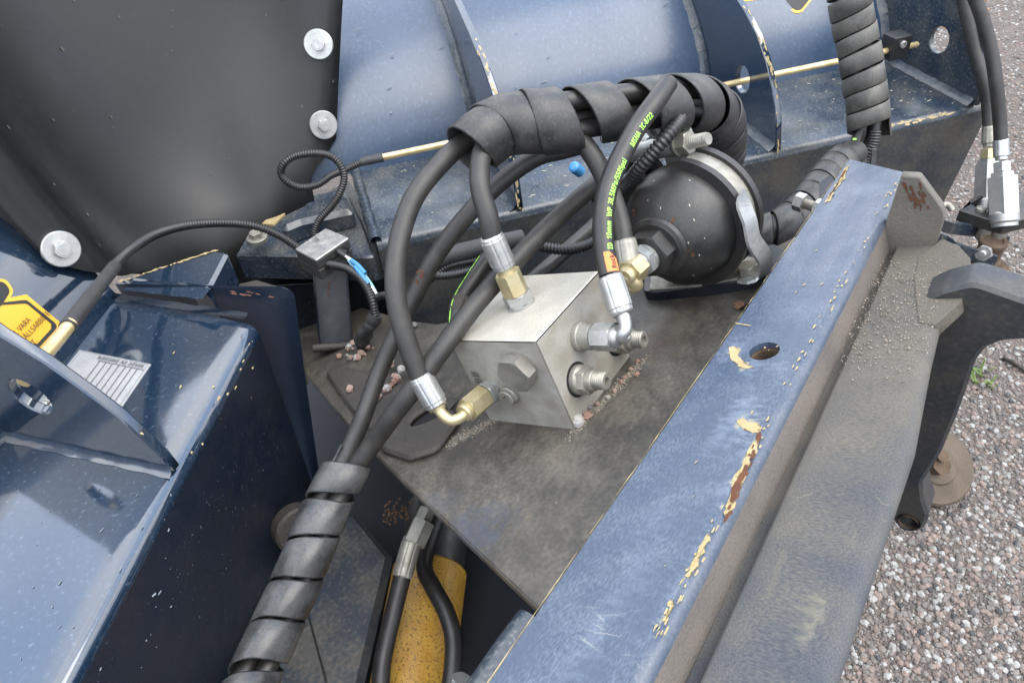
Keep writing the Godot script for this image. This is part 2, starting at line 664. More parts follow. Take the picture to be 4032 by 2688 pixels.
# worn blue paint drawn for one long flat face: x runs along the beam, y across it
func worn_paint(w: int, h: int, seed_: int) -> ImageTexture:
	rng.seed = seed_
	var a := noise_bytes(seed_, 0.006, 5, 1024)
	var b := noise_bytes(seed_ + 3, 0.11, 3, 1024)
	var im := Image.create(w, h, false, Image.FORMAT_RGB8)
	for y in h:
		for x in w:
			var i := ((y * 3) % 1024) * 1024 + (x % 1024)
			var i2 := ((y * 2 + x / 3) % 1024) * 1024 + ((x * 2) % 1024)
			var f := b[i] / 255.0
			var scuff := clampf((a[i2] / 255.0 * 0.7 + f * 0.8 - 0.66) * 1.8, 0.0, 1.0) * 0.5
			var k := 1.0 + (f - 0.5) * 0.2
			var c := Color(0.215, 0.262, 0.332).lerp(Color(0.40, 0.425, 0.465), scuff)
			im.set_pixel(x, y, Color(c.r * k, c.g * k, c.b * k))
	var pale := Color(0.40, 0.445, 0.50)
	var cream := Color(0.66, 0.60, 0.44)
	for q in [[0.60131, 0.79484, 30, 14, 0.6], [0.64307, 0.82815, 36, 14, 0.6], [0.70807, 0.88367, 40, 14, 0.6], [0.55873, 0.58508, 55, 26, 0.8], [0.454, 0.15655, 30, 20, 0.7], [0.47906, 0.65066, 20, 16, 0.5], [0.59087, 0.4817, 30, 12, 0.4], [0.48135, 0.42243, 40, 14, 0.6], [0.75443, 0.88725, 44, 18, 0.6], [0.75189, 0.50647, 60, 20, 0.35], [0.81362, 0.48509, 70, 20, 0.4], [0.15133, 0.13969, 60, 20, 0.4], [0.10019, 0.48493, 40, 26, 0.35], [0.69513, 0.41017, 50, 26, 0.3], [0.3726, 0.51474, 40, 18, 0.3]]:
		blotch(im, q[0] * w, q[1] * h, q[2], q[3], pale, int(q[0] * 1000.0), 0.9, q[4])
	for q in [[0.5842, 0.80423, 9, 4, 0.7], [0.60915, 0.81275, 10, 4, 0.7], [0.63287, 0.824, 12, 5, 0.8], [0.66217, 0.86038, 12, 5, 0.8], [0.69222, 0.8851, 10, 4, 0.7], [0.73466, 0.86536, 12, 4, 0.7], [0.77487, 0.86813, 10, 4, 0.6], [0.45772, 0.17044, 9, 9, 0.9], [0.48066, 0.3469, 16, 5, 0.8], [0.56401, 0.69685, 10, 9, 0.9], [0.56333, 0.60202, 14, 5, 0.6], [0.76616, 0.89183, 10, 5, 0.8], [0.72055, 0.90262, 12, 4, 0.8]]:
		blotch(im, q[0] * w, q[1] * h, q[2], q[3], cream, int(q[0] * 1000.0) + 3, 0.7, q[4], 2.2)
	for i in 900:
		stroke(im, rng.randf() * w, rng.randf() * h, rng.randf_range(-0.5, 0.5) + (PI / 2 if rng.randf() < 0.5 else 0.0), rng.randi_range(5, 40), rng.randf_range(-0.008, 0.008), pale, rng.randf_range(0.1, 0.4))
	for q in [[0.76124, 0.91722], [0.78078, 0.91091], [0.69425, 0.89318], [0.56447, 0.60622], [0.73728, 0.90862], [0.80363, 0.89339], [0.80103, 0.41375]]:
		for i in 16:
			stroke(im, q[0] * w + rng.randfn(0.0, 14.0), q[1] * h + rng.randfn(0.0, 9.0), PI / 2 + rng.randf_range(-0.4, 0.4), rng.randi_range(10, 34), rng.randf_range(-0.01, 0.01), Color(0.56, 0.55, 0.52), rng.randf_range(0.25, 0.7))
	for i in 7:
		stroke(im, rng.randf() * w, rng.randf() * h, rng.randf_range(-1.2, 1.2), rng.randi_range(30, 90), rng.randf_range(-0.009, 0.009), pale, 0.5, 1)
	return ImageTexture.create_from_image(im)

# the deck: old paint under dirt, oil, rust and dust, each where it has settled
func deck_dirt(w: int, seed_: int) -> ImageTexture:
	var a := noise_bytes(seed_, 0.007, 5, 1024)
	var b := noise_bytes(seed_ + 3, 0.14, 3, 1024)
	var c2 := noise_bytes(seed_ + 5, 0.03, 4, 1024)
	var im := Image.create(w, w, false, Image.FORMAT_RGB8)
	for y in w:
		for x in w:
			var i := y * 1024 + x
			var st := ((y + x / 3) % 1024) * 1024 + (x + y / 4) % 1024
			var n := a[i] / 255.0
			var g := b[i] / 255.0
			var m := c2[st] / 255.0
			var t := clampf((n * 0.75 + m * 0.3 - 0.52) * 2.0 + 0.5, 0.0, 1.0)
			var c := Color(0.215, 0.206, 0.19).lerp(Color(0.315, 0.297, 0.265), t)
			var k := 1.0 + (g - 0.5) * 0.42 + (m - 0.5) * 0.16
			im.set_pixel(x, y, Color(c.r * k, c.g * k, c.b * k))
	var kinds := [Color(0.215, 0.235, 0.29), Color(0.33, 0.215, 0.14), Color(0.36, 0.335, 0.295), Color(0.12, 0.115, 0.11)]
	for q in [[0.86729, 0.056375, 46, 34, 0, 0.8], [0.87304, 0.088054, 50, 24, 0, 0.5], [0.79332, 0.089573, 40, 20, 0, 0.4], [0.010363, 0.092322, 44, 26, 1, 0.55], [0.010547, 0.051188, 36, 20, 1, 0.4], [0.001787, 0.15266, 40, 30, 1, 0.35], [0.93627, 0.096733, 50, 40, 2, 0.4], [0.94065, 0.15929, 70, 30, 2, 0.5], [0.90786, 0.37884, 60, 40, 1, 0.3], [0.93, 0.43566, 60, 40, 2, 0.35], [0.94119, 0.25697, 60, 26, 2, 0.6], [0.62886, 0.26667, 60, 40, 3, 0.5], [0.78893, 0.19809, 50, 24, 2, 0.6], [0.87949, 0.1823, 60, 22, 2, 0.35], [0.95495, 0.030345, 50, 20, 2, 0.35], [0.99374, 0.22813, 50, 50, 3, 0.3], [0.9849, 0.4168, 40, 60, 3, 0.35], [0.97331, 0.072124, 50, 20, 3, 0.3]]:
		blotch(im, q[0] * w, q[1] * w, q[2], q[3], kinds[int(q[4])], int(q[0] * 999.0), 0.9, q[5], 1.4)
	for i in 260:
		stroke(im, rng.randf() * w, rng.randf() * w, rng.randf() * TAU, rng.randi_range(4, 34), rng.randf_range(-0.03, 0.03), Color(0.40, 0.38, 0.34), rng.randf_range(0.1, 0.4))
	for i in 240:
		blotch(im, rng.randf() * w, rng.randf() * w, rng.randf_range(1.0, 3.0), rng.randf_range(1.0, 2.4), kinds[2 if i % 3 else 3] * 1.15, i, 0.5, 0.8, 2.0)
	return ImageTexture.create_from_image(im)

# dust that thins out along a plate
func thinning_dust(w: int, h: int, seed_: int) -> ImageTexture:
	var a := noise_bytes(seed_, 0.010, 5, 1024)
	var b := noise_bytes(seed_ + 3, 0.33, 2, 1024)
	var im := Image.create(w, h, false, Image.FORMAT_RGB8)
	var paint := Color(0.225, 0.245, 0.28)
	var dust := Color(0.315, 0.298, 0.268)
	for y in h:
		for x in w:
			var i := ((y / 2) % 1024) * 1024 + x % 1024
			var g := b[i] / 255.0
			var n := a[i] / 255.0
			var t := clampf(((n - 0.5) * 0.5 + (g - 0.5) * 0.5 + 0.84 - 0.82 * x / w - 0.22 * y / h) * 1.5 + 0.25, 0.0, 1.0)
			var c := paint.lerp(dust, t)
			var k := 1.0 + (g - 0.5) * 0.34 + (n - 0.5) * 0.15
			im.set_pixel(x, y, Color(c.r * k, c.g * k, c.b * k))
	for i in 7:
		stroke(im, rng.randf() * w, h * rng.randf_range(0.3, 0.9), rng.randf() * TAU, rng.randi_range(20, 70), rng.randf_range(-0.03, 0.03), Color(0.42, 0.39, 0.33), 0.5, 3)
	blotch(im, w * 0.74, h * 0.55, 40, 12, Color(0.44, 0.42, 0.36), 5, 1.0, 0.7)
	blotch(im, w * 0.70, h * 0.42, 46, 8, Color(0.38, 0.36, 0.31), 6, 1.0, 0.6)
	return ImageTexture.create_from_image(im)

func stroke(im: Image, x: float, y: float, ang: float, length: int, bend: float, c: Color, alpha: float, wide := 1) -> void:
	for i in length:
		x += cos(ang)
		y += sin(ang)
		ang += bend
		for k in wide:
			var px := int(x)
			var py := int(y) + k
			if px >= 0 and py >= 0 and px < im.get_width() and py < im.get_height():
				im.set_pixel(px, py, im.get_pixel(px, py).lerp(c, alpha * (1.0 - absf(2.0 * i / length - 1.0) * 0.5)))

func blotch(im: Image, cx: float, cy: float, rx: float, ry: float, c: Color, seed_: int, ragged := 0.6, alpha := 1.0, hard := 1.3) -> void:
	var n := FastNoiseLite.new()
	n.seed = seed_
	n.frequency = 0.09
	n.fractal_octaves = 4
	for y in range(maxi(0, int(cy - ry * 1.8)), mini(im.get_height(), int(cy + ry * 1.8))):
		for x in range(maxi(0, int(cx - rx * 1.8)), mini(im.get_width(), int(cx + rx * 1.8))):
			var d := sqrt(pow((x - cx) / rx, 2.0) + pow((y - cy) / ry, 2.0)) + n.get_noise_2d(x * 0.9, y * 0.45) * ragged
			var t := clampf((1.0 - d) * hard, 0.0, 1.0) * alpha * (0.55 + 0.9 * absf(n.get_noise_2d(x * 3.0 + 90.0, y * 0.8)))
			if t > 0.0:
				im.set_pixel(x, y, im.get_pixel(x, y).lerp(c, minf(t, 1.0)))

func materials() -> void:
	var soft_bump := bumps(11, 0.012, 2.0)
	var grain := bumps(12, 0.15, 5.0)
	var mid := bumps(13, 0.05, 5.0)
	var paint_rough := grey_noise(21, 0.01, 4, 0.05, 0.13)
	M.paint = surface(mottled(1, Color(0.095, 0.15, 0.215), Color(0.115, 0.17, 0.235), 0.38, 0.6, Color(0.30, 0.33, 0.37), 0.06), 2.5, 0.08, 0.0, soft_bump, 0.035, paint_rough)
	M.paint_dusty = surface(mottled(2, Color(0.115, 0.16, 0.215), Color(0.245, 0.258, 0.265), 0.5, 0.45, Color(0.42, 0.41, 0.38), 0.13), 3.0, 0.22, 0.0, soft_bump, 0.05, grey_noise(22, 0.02, 4, 0.12, 0.5))
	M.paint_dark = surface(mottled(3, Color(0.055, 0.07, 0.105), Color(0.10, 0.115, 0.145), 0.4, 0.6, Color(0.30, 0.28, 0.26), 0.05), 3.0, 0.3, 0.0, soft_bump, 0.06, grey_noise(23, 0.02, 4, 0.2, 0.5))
	M.moldboard = surface(mottled(4, Color(0.165, 0.235, 0.325), Color(0.185, 0.255, 0.34), 0.4, 0.7, Color(0.35, 0.4, 0.5), 0.04), 2.0, 0.1, 0.0, soft_bump, 0.03, grey_noise(24, 0.008, 3, 0.24, 0.36))
	M.beam_side = surface(mottled(5, Color(0.34, 0.32, 0.30), Color(0.40, 0.37, 0.34), 0.5, 0.5, Color(0.25, 0.24, 0.25), 0.12), 5.0, 0.8, 0.0, grain, 0.3)
	M.wing_front = surface(mottled(54, Color(0.145, 0.175, 0.22), Color(0.285, 0.278, 0.262), 0.55, 0.5, Color(0.33, 0.31, 0.27), 0.11, 512, 0.007, 0.1), 2.6, 0.5, 0.0, soft_bump, 0.06, grey_noise(55, 0.02, 4, 0.3, 0.7))
	M.arm_paint = surface(mottled(56, Color(0.095, 0.12, 0.165), Color(0.20, 0.195, 0.182), 0.52, 0.5, Color(0.26, 0.25, 0.23), 0.09, 512, 0.01, 0.12), 3.0, 0.45)
	M.box_side = surface(mottled(57, Color(0.095, 0.125, 0.175), Color(0.125, 0.142, 0.17), 0.42, 0.6, Color(0.20, 0.20, 0.20), 0.05, 512, 0.008, 0.15), 3.0, 0.3, 0.0, null, 0.0, grey_noise(58, 0.02, 4, 0.22, 0.5))
	M.beam_edge = surface(mottled(59, Color(0.20, 0.245, 0.315), Color(0.29, 0.315, 0.355), 0.5, 0.6, Color(0.38, 0.40, 0.42), 0.06, 512, 0.012, 0.14), 5.0, 0.4)
	M.end_paint = surface(mottled(63, Color(0.085, 0.125, 0.185), Color(0.11, 0.145, 0.20), 0.4, 0.6, Color(0.22, 0.24, 0.27), 0.03), 3.0, 0.3, 0.0, soft_bump, 0.03)
	M.dirty_plate = surface(mottled(6, Color(0.32, 0.31, 0.285), Color(0.37, 0.35, 0.315), 0.56, 0.6, Color(0.4, 0.38, 0.33), 0.06, 1024, 0.006, 0.14), 2.6, 0.8, 0.0, grain, 0.08, grey_noise(26, 0.012, 4, 0.4, 0.95))
	M.mud = surface(mottled(7, Color(0.305, 0.288, 0.258), Color(0.325, 0.307, 0.275), 0.5, 0.6, Color(0.22, 0.2, 0.18), 0.06), 4.0, 0.95, 0.0, grain, 0.3)
	M.dark_mud = surface(mottled(8, Color(0.16, 0.15, 0.14), Color(0.24, 0.22, 0.19), 0.5, 0.6, Color(0.09, 0.08, 0.08), 0.16), 6.0, 0.95, 0.0, grain, 1.0)
	M.deck = surface(deck_dirt(1024, 81), 1.0, 0.62, 0.0, mid, 0.2, grey_noise(27, 0.01, 4, 0.35, 0.75), true)
	(M.deck as StandardMaterial3D).normal_enabled = false
	M.deck_pad = surface(mottled(10, Color(0.185, 0.175, 0.165), Color(0.235, 0.215, 0.195), 0.5, 0.5, Color(0.30, 0.24, 0.2), 0.1), 4.0, 0.7, 0.0, mid, 0.35)
	M.rust = surface(mottled(14, Color(0.27, 0.205, 0.155), Color(0.36, 0.30, 0.235), 0.5, 0.5, Color(0.18, 0.135, 0.10), 0.14), 7.0, 0.85, 0.1, grain, 0.5)
	M.rust_steel = surface(mottled(15, Color(0.29, 0.25, 0.205), Color(0.36, 0.32, 0.27), 0.5, 0.5, Color(0.24, 0.17, 0.12), 0.08), 6.0, 0.7, 0.2, grain, 0.4)
	M.rubber = surface(mottled(16, Color(0.048, 0.05, 0.051), Color(0.072, 0.074, 0.074), 0.45, 0.7, Color(0.16, 0.16, 0.158), 0.03, 512, 0.005, 0.1), 1.6, 0.42, 0.0, soft_bump, 0.10, grey_noise(28, 0.01, 4, 0.3, 0.5))
	M.hose = surface(mottled(17, Color(0.13, 0.127, 0.122), Color(0.19, 0.182, 0.17), 0.5, 0.5, Color(0.27, 0.255, 0.23), 0.05, 512, 0.012, 0.14), 8.0, 0.5, 0.0, bumps(31, 0.2, 3.0), 0.25)
	M.hose_dark = surface(mottled(18, Color(0.11, 0.107, 0.106), Color(0.16, 0.152, 0.143), 0.46, 0.5, Color(0.25, 0.235, 0.21), 0.05, 512, 0.012, 0.14), 8.0, 0.42, 0.0, bumps(32, 0.2, 3.0), 0.2)
	M.wrap = surface(mottled(19, Color(0.12, 0.12, 0.123), Color(0.225, 0.222, 0.216), 0.5, 0.6, Color(0.33, 0.32, 0.31), 0.05, 512, 0.009, 0.1), 5.0, 0.4, 0.0, soft_bump, 0.12, grey_noise(29, 0.015, 4, 0.3, 0.6))
	M.wrap_pale = surface(mottled(20, Color(0.13, 0.13, 0.134), Color(0.29, 0.29, 0.288), 0.55, 0.55, Color(0.13, 0.13, 0.135), 0.06, 512, 0.009, 0.1), 5.0, 0.36, 0.0, soft_bump, 0.12, grey_noise(30, 0.015, 4, 0.2, 0.5))
	M.wrap_dusty = surface(mottled(64, Color(0.19, 0.187, 0.18), Color(0.33, 0.322, 0.30), 0.55, 0.55, Color(0.14, 0.14, 0.135), 0.06, 512, 0.009, 0.1), 5.0, 0.5, 0.0, soft_bump, 0.12)
	M.conduit = surface(mottled(33, Color(0.115, 0.115, 0.12), Color(0.17, 0.165, 0.16), 0.42, 0.6, Color(0.22, 0.21, 0.19), 0.06), 9.0, 0.38)
	M.tape = surface(mottled(34, Color(0.17, 0.17, 0.175), Color(0.22, 0.22, 0.22), 0.42, 0.6, Color(0.27, 0.26, 0.25), 0.05), 9.0, 0.6)
	M.zinc = surface(mottled(35, Color(0.60, 0.605, 0.605), Color(0.70, 0.70, 0.685), 0.5, 0.5, Color(0.38, 0.375, 0.35), 0.08), 12.0, 0.4, 0.75, grain, 0.12, grey_noise(36, 0.03, 4, 0.28, 0.55))
	M.zinc_dull = surface(mottled(37, Color(0.50, 0.49, 0.46), Color(0.63, 0.62, 0.58), 0.5, 0.5, Color(0.33, 0.31, 0.28), 0.13), 12.0, 0.5, 0.6, grain, 0.2, grey_noise(38, 0.03, 4, 0.35, 0.65))
	M.brass = surface(mottled(39, Color(0.66, 0.61, 0.46), Color(0.74, 0.70, 0.57), 0.5, 0.5, Color(0.33, 0.28, 0.19), 0.10), 12.0, 0.42, 0.65, grain, 0.12, grey_noise(40, 0.03, 4, 0.25, 0.5))
	M.rod = surface(mottled(41, Color(0.74, 0.65, 0.46), Color(0.82, 0.76, 0.60), 0.5, 0.5, Color(0.55, 0.46, 0.3), 0.08), 8.0, 0.38, 0.6)
	M.aluminium = surface(mottled(42, Color(0.655, 0.64, 0.60), Color(0.72, 0.705, 0.66), 0.5, 0.6, Color(0.46, 0.43, 0.38), 0.05), 7.0, 0.5, 0.35, grain, 0.10)
	M.aluminium_side = surface(mottled(43, Color(0.64, 0.635, 0.61), Color(0.53, 0.51, 0.465), 0.48, 0.6, Color(0.36, 0.33, 0.28), 0.10), 8.0, 0.55, 0.3, grain, 0.15)
	M.cap_grey = surface(mottled(44, Color(0.42, 0.41, 0.385), Color(0.50, 0.49, 0.46), 0.5, 0.5, Color(0.3, 0.28, 0.25), 0.1), 10.0, 0.5, 0.4, grain, 0.15)
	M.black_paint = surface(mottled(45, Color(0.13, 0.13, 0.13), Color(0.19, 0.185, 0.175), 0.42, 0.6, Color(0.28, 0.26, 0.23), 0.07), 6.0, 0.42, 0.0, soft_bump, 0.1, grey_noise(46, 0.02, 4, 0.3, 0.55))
	M.black = surface(lin(0.012, 0.012, 0.013), 1.0, 0.5)
	M.print = surface(lin(0.015, 0.015, 0.016), 1.0, 0.6)
	M.void_shade = surface(lin(0.006, 0.008, 0.013), 1.0, 0.85)  # near-black colour that paints the shade of the void under the deck
	M.gap = surface(lin(0.004, 0.004, 0.005), 1.0, 0.9)
	M.yellow = surface(lin(0.62, 0.33, 0.02), 1.0, 0.35)
	M.yellow_tank = surface(mottled(47, Color(0.66, 0.51, 0.19), Color(0.60, 0.44, 0.14), 0.5, 0.5, Color(0.10, 0.085, 0.05), 0.15, 512, 0.012, 0.09), 5.0, 0.45, 0.0, grain, 0.2)
	M.label = surface(mottled(48, Color(0.56, 0.565, 0.57), Color(0.60, 0.605, 0.61), 0.5, 0.6, Color(0.46, 0.45, 0.43), 0.05), 8.0, 0.35)
	M.ink_grey = surface(lin(0.09, 0.09, 0.095), 1.0, 0.6)
	M.green = surface(lin(0.33, 0.72, 0.10), 1.0, 0.6)
	M.orange = surface(lin(0.80, 0.20, 0.05), 1.0, 0.6)
	M.blue = surface(lin(0.04, 0.19, 0.40), 1.0, 0.35)
	M.blue_pale = surface(lin(0.22, 0.42, 0.50), 1.0, 0.4)
	M.white = surface(lin(0.65, 0.65, 0.6), 1.0, 0.5)
	M.cream = surface(mottled(49, Color(0.57, 0.50, 0.35), Color(0.63, 0.57, 0.42), 0.5, 0.6, Color(0.40, 0.27, 0.16), 0.10), 14.0, 0.7)
	M.rust_spot = surface(mottled(50, Color(0.27, 0.15, 0.09), Color(0.36, 0.22, 0.13), 0.5, 0.6, Color(0.2, 0.11, 0.07), 0.1), 20.0, 0.9)
	M.speck = surface(lin(0.34, 0.32, 0.26), 1.0, 0.8)
	M.dust_mark = surface(lin(0.055, 0.055, 0.052), 1.0, 0.8)
	M.scratch = surface(lin(0.11, 0.125, 0.15), 1.0, 0.6)
	M.wood = surface(mottled(51, Color(0.60, 0.42, 0.25), Color(0.68, 0.52, 0.34), 0.5, 0.5, Color(0.4, 0.28, 0.16), 0.1), 6.0, 0.8)
	M.leaf = surface(lin(0.09, 0.045, 0.022), 1.0, 0.8)
	M.weed = surface(lin(0.09, 0.14, 0.03), 1.0, 0.7)
	M.ground = surface(mottled(52, Color(0.33, 0.305, 0.29), Color(0.39, 0.355, 0.335), 0.5, 0.5, Color(0.50, 0.455, 0.425), 0.14, 1024, 0.01, 0.2), 1.7, 0.95, 0.0, bumps(53, 0.12, 8.0), 1.0)
	var pebble := StandardMaterial3D.new()
	pebble.vertex_color_use_as_albedo = true
	pebble.roughness = 0.85
	M.pebble = pebble
	for k in ["paint", "moldboard", "paint_dusty"]:
		var pm: StandardMaterial3D = M[k]
		pm.metallic_specular = 0.7 if k == "paint" else 0.55
		pm.clearcoat_enabled = k == "paint"
		pm.clearcoat = 0.65 if k == "paint" else 0.6
		pm.clearcoat_roughness = 0.06 if k == "paint" else 0.16
	M.side_plate = surface(thinning_dust(1024, 320, 71), 1.0, 0.85, 0.0, grain, 0.3, null, true)
	(M.side_plate as StandardMaterial3D).normal_enabled = false
	M.beam_top = surface(worn_paint(1280, 144, 61), 1.0, 0.3, 0.0, soft_bump, 0.06, grey_noise(62, 0.01, 4, 0.2, 0.42), true)

# ---------------------------------------------------------------- the scene
func _ready() -> void:
	rng.seed = 7
	var cam := Camera3D.new()
	cam.name = "camera"
	add_child(cam)
	cam.transform = Transform3D(Basis(Vector3(0.9971, -0.0758, 0), Vector3(0.0562, 0.7394, -0.671), Vector3(0.0509, 0.669, 0.7415)), CAM)
	cam.fov = 49.516
	cam.near = 0.02
	cam.far = 200.0
	cam.current = true

	var env := Environment.new()
	env.tonemap_mode = Environment.TONE_MAPPER_LINEAR
	env.tonemap_exposure = 3.3
	env.background_mode = Environment.BG_SKY
	env.sdfgi_enabled = true
	env.ssao_enabled = true
	env.ssil_enabled = true
	env.sky = Sky.new()
	env.sky.sky_material = overcast()
	var we := WorldEnvironment.new()
	we.name = "world_environment"
	we.environment = env
	add_child(we)

	var sun := DirectionalLight3D.new()
	sun.name = "sun"
	sun.light_energy = 0.3
	sun.light_angular_distance = 50.0
	sun.light_color = Color(1.0, 0.965, 0.91)
	sun.shadow_enabled = true
	add_child(sun)
	sun.look_at_from_position(Vector3(1.3, 2.6, 0.4), Vector3.ZERO)

	materials()
	ground()
	right_wing()
	left_wing()
	centre_frame()
	rubber_flap()
	valve_block()
	accumulator()
	hoses()
	wraps()
	conduits()
	right_side()
	undercarriage()
	small_things()

# an even, bright cloud cover with a few thinner, bluer places
func overcast() -> PanoramaSkyMaterial:
	var n := FastNoiseLite.new()
	n.seed = 5
	n.frequency = 1.1
	n.fractal_octaves = 4
	var w := 512
	var h := 256
	var im := Image.create(w, h, false, Image.FORMAT_RGBF)
	for y in h:
		var el := PI * (0.5 - (y + 0.5) / h)
		for x in w:
			var az := TAU * (x + 0.5) / w
			var d := Vector3(cos(el) * cos(az), sin(el), cos(el) * sin(az))
			var k := clampf(n.get_noise_3dv(d * Vector3(1.0, 1.8, 1.0)) * 1.3 + 0.62, 0.0, 1.0)
			var up := clampf(d.y, 0.0, 1.0)
			var c := Color(0.52, 0.66, 0.92).lerp(Color(1.02, 1.03, 1.05), k) * (0.66 + 0.62 * up)
			if d.y < 0.0:
				c = Color(0.22, 0.21, 0.20)
			im.set_pixel(x, y, c)
	var m := PanoramaSkyMaterial.new()
	m.panorama = ImageTexture.create_from_image(im)
	return m

func pebble_mesh(seed_: int) -> ArrayMesh:
	var s := SphereMesh.new()
	s.radial_segments = 7
	s.rings = 4
	s.radius = 0.5
	s.height = 1.0
	var arr := s.get_mesh_arrays()
	var v: PackedVector3Array = arr[Mesh.ARRAY_VERTEX]
	var n := FastNoiseLite.new()
	n.seed = seed_
	n.frequency = 1.3
	var st := begin()
	for i in arr[Mesh.ARRAY_INDEX]:
		var p := v[i]
		st.set_smooth_group(-1)
		st.add_vertex(p * (1.0 + 0.55 * n.get_noise_3dv(p * 1.4)))
	st.generate_normals()
	return st.commit()

func stone_colour() -> Color:
	var k := rng.randf()
	var b := rng.randf_range(0.8, 1.2)
	if k < 0.21:
		return Color(0.255, 0.25, 0.24) * b
	if k < 0.52:
		return Color(0.175, 0.135, 0.115) * b
	if k < 0.92:
		return Color(0.135, 0.122, 0.113) * b
	return Color(0.05, 0.05, 0.052) * b

func ground() -> void:
	var st := begin()
	var rows: Array = []
	for i in 5:
		var row := PackedVector3Array()
		for j in 5:
			row.append(Vector3(-60 + 30 * i, 0, -60 + 30 * j))
		rows.append(row)
	grid(st, rows, false, 1, true)
	var g := obj("ground", st, M.ground, self)
	g.set_meta("kind", "structure")
	g.set_meta("label", "grey gravel yard with loose pink and white stones")
	var mm := MultiMesh.new()
	mm.transform_format = MultiMesh.TRANSFORM_3D
	mm.use_colors = true
	mm.mesh = pebble_mesh(3)
	var spots: Array = []
	for i in 120000:
		var f := pow(rng.randf(), 1.5)
		var z := lerpf(-0.1, -3.4, f)
		var x := rng.randf_range(0.15, 0.95 - z * 0.75)
		if x < 0.2 - z * 0.32:
			continue
		spots.append(Vector3(x, 0, z))
	mm.instance_count = spots.size()
	for i in spots.size():
		var s := 0.0026 + 0.0068 * pow(rng.randf(), 2.6)
		var b := Basis.from_euler(Vector3(rng.randf() * TAU, rng.randf() * TAU, rng.randf() * TAU)).scaled(Vector3(1.0, 0.7, 1.0) * s * 1.25)
		mm.set_instance_transform(i, Transform3D(b, spots[i] + Vector3(0, s * 0.06, 0)))
		mm.set_instance_color(i, stone_colour())
	var o := MultiMeshInstance3D.new()
	o.name = "gravel"
	o.multimesh = mm
	o.material_override = M.pebble
	add_child(o)
	stuff(o, "loose pink white and grey gravel spread over the yard")
	o.set_meta("category", "gravel")

# ---------------------------------------------------------------- the two wings
func rib(called: String, parent: Node3D, m: Material, pts: Array, thick: Vector3, holes: Array, radii) -> MeshInstance3D:
	var st := begin()
	plate(st, rounded(pts, radii, 4), thick, 0.0012, holes)
	return obj(called, st, m, parent)

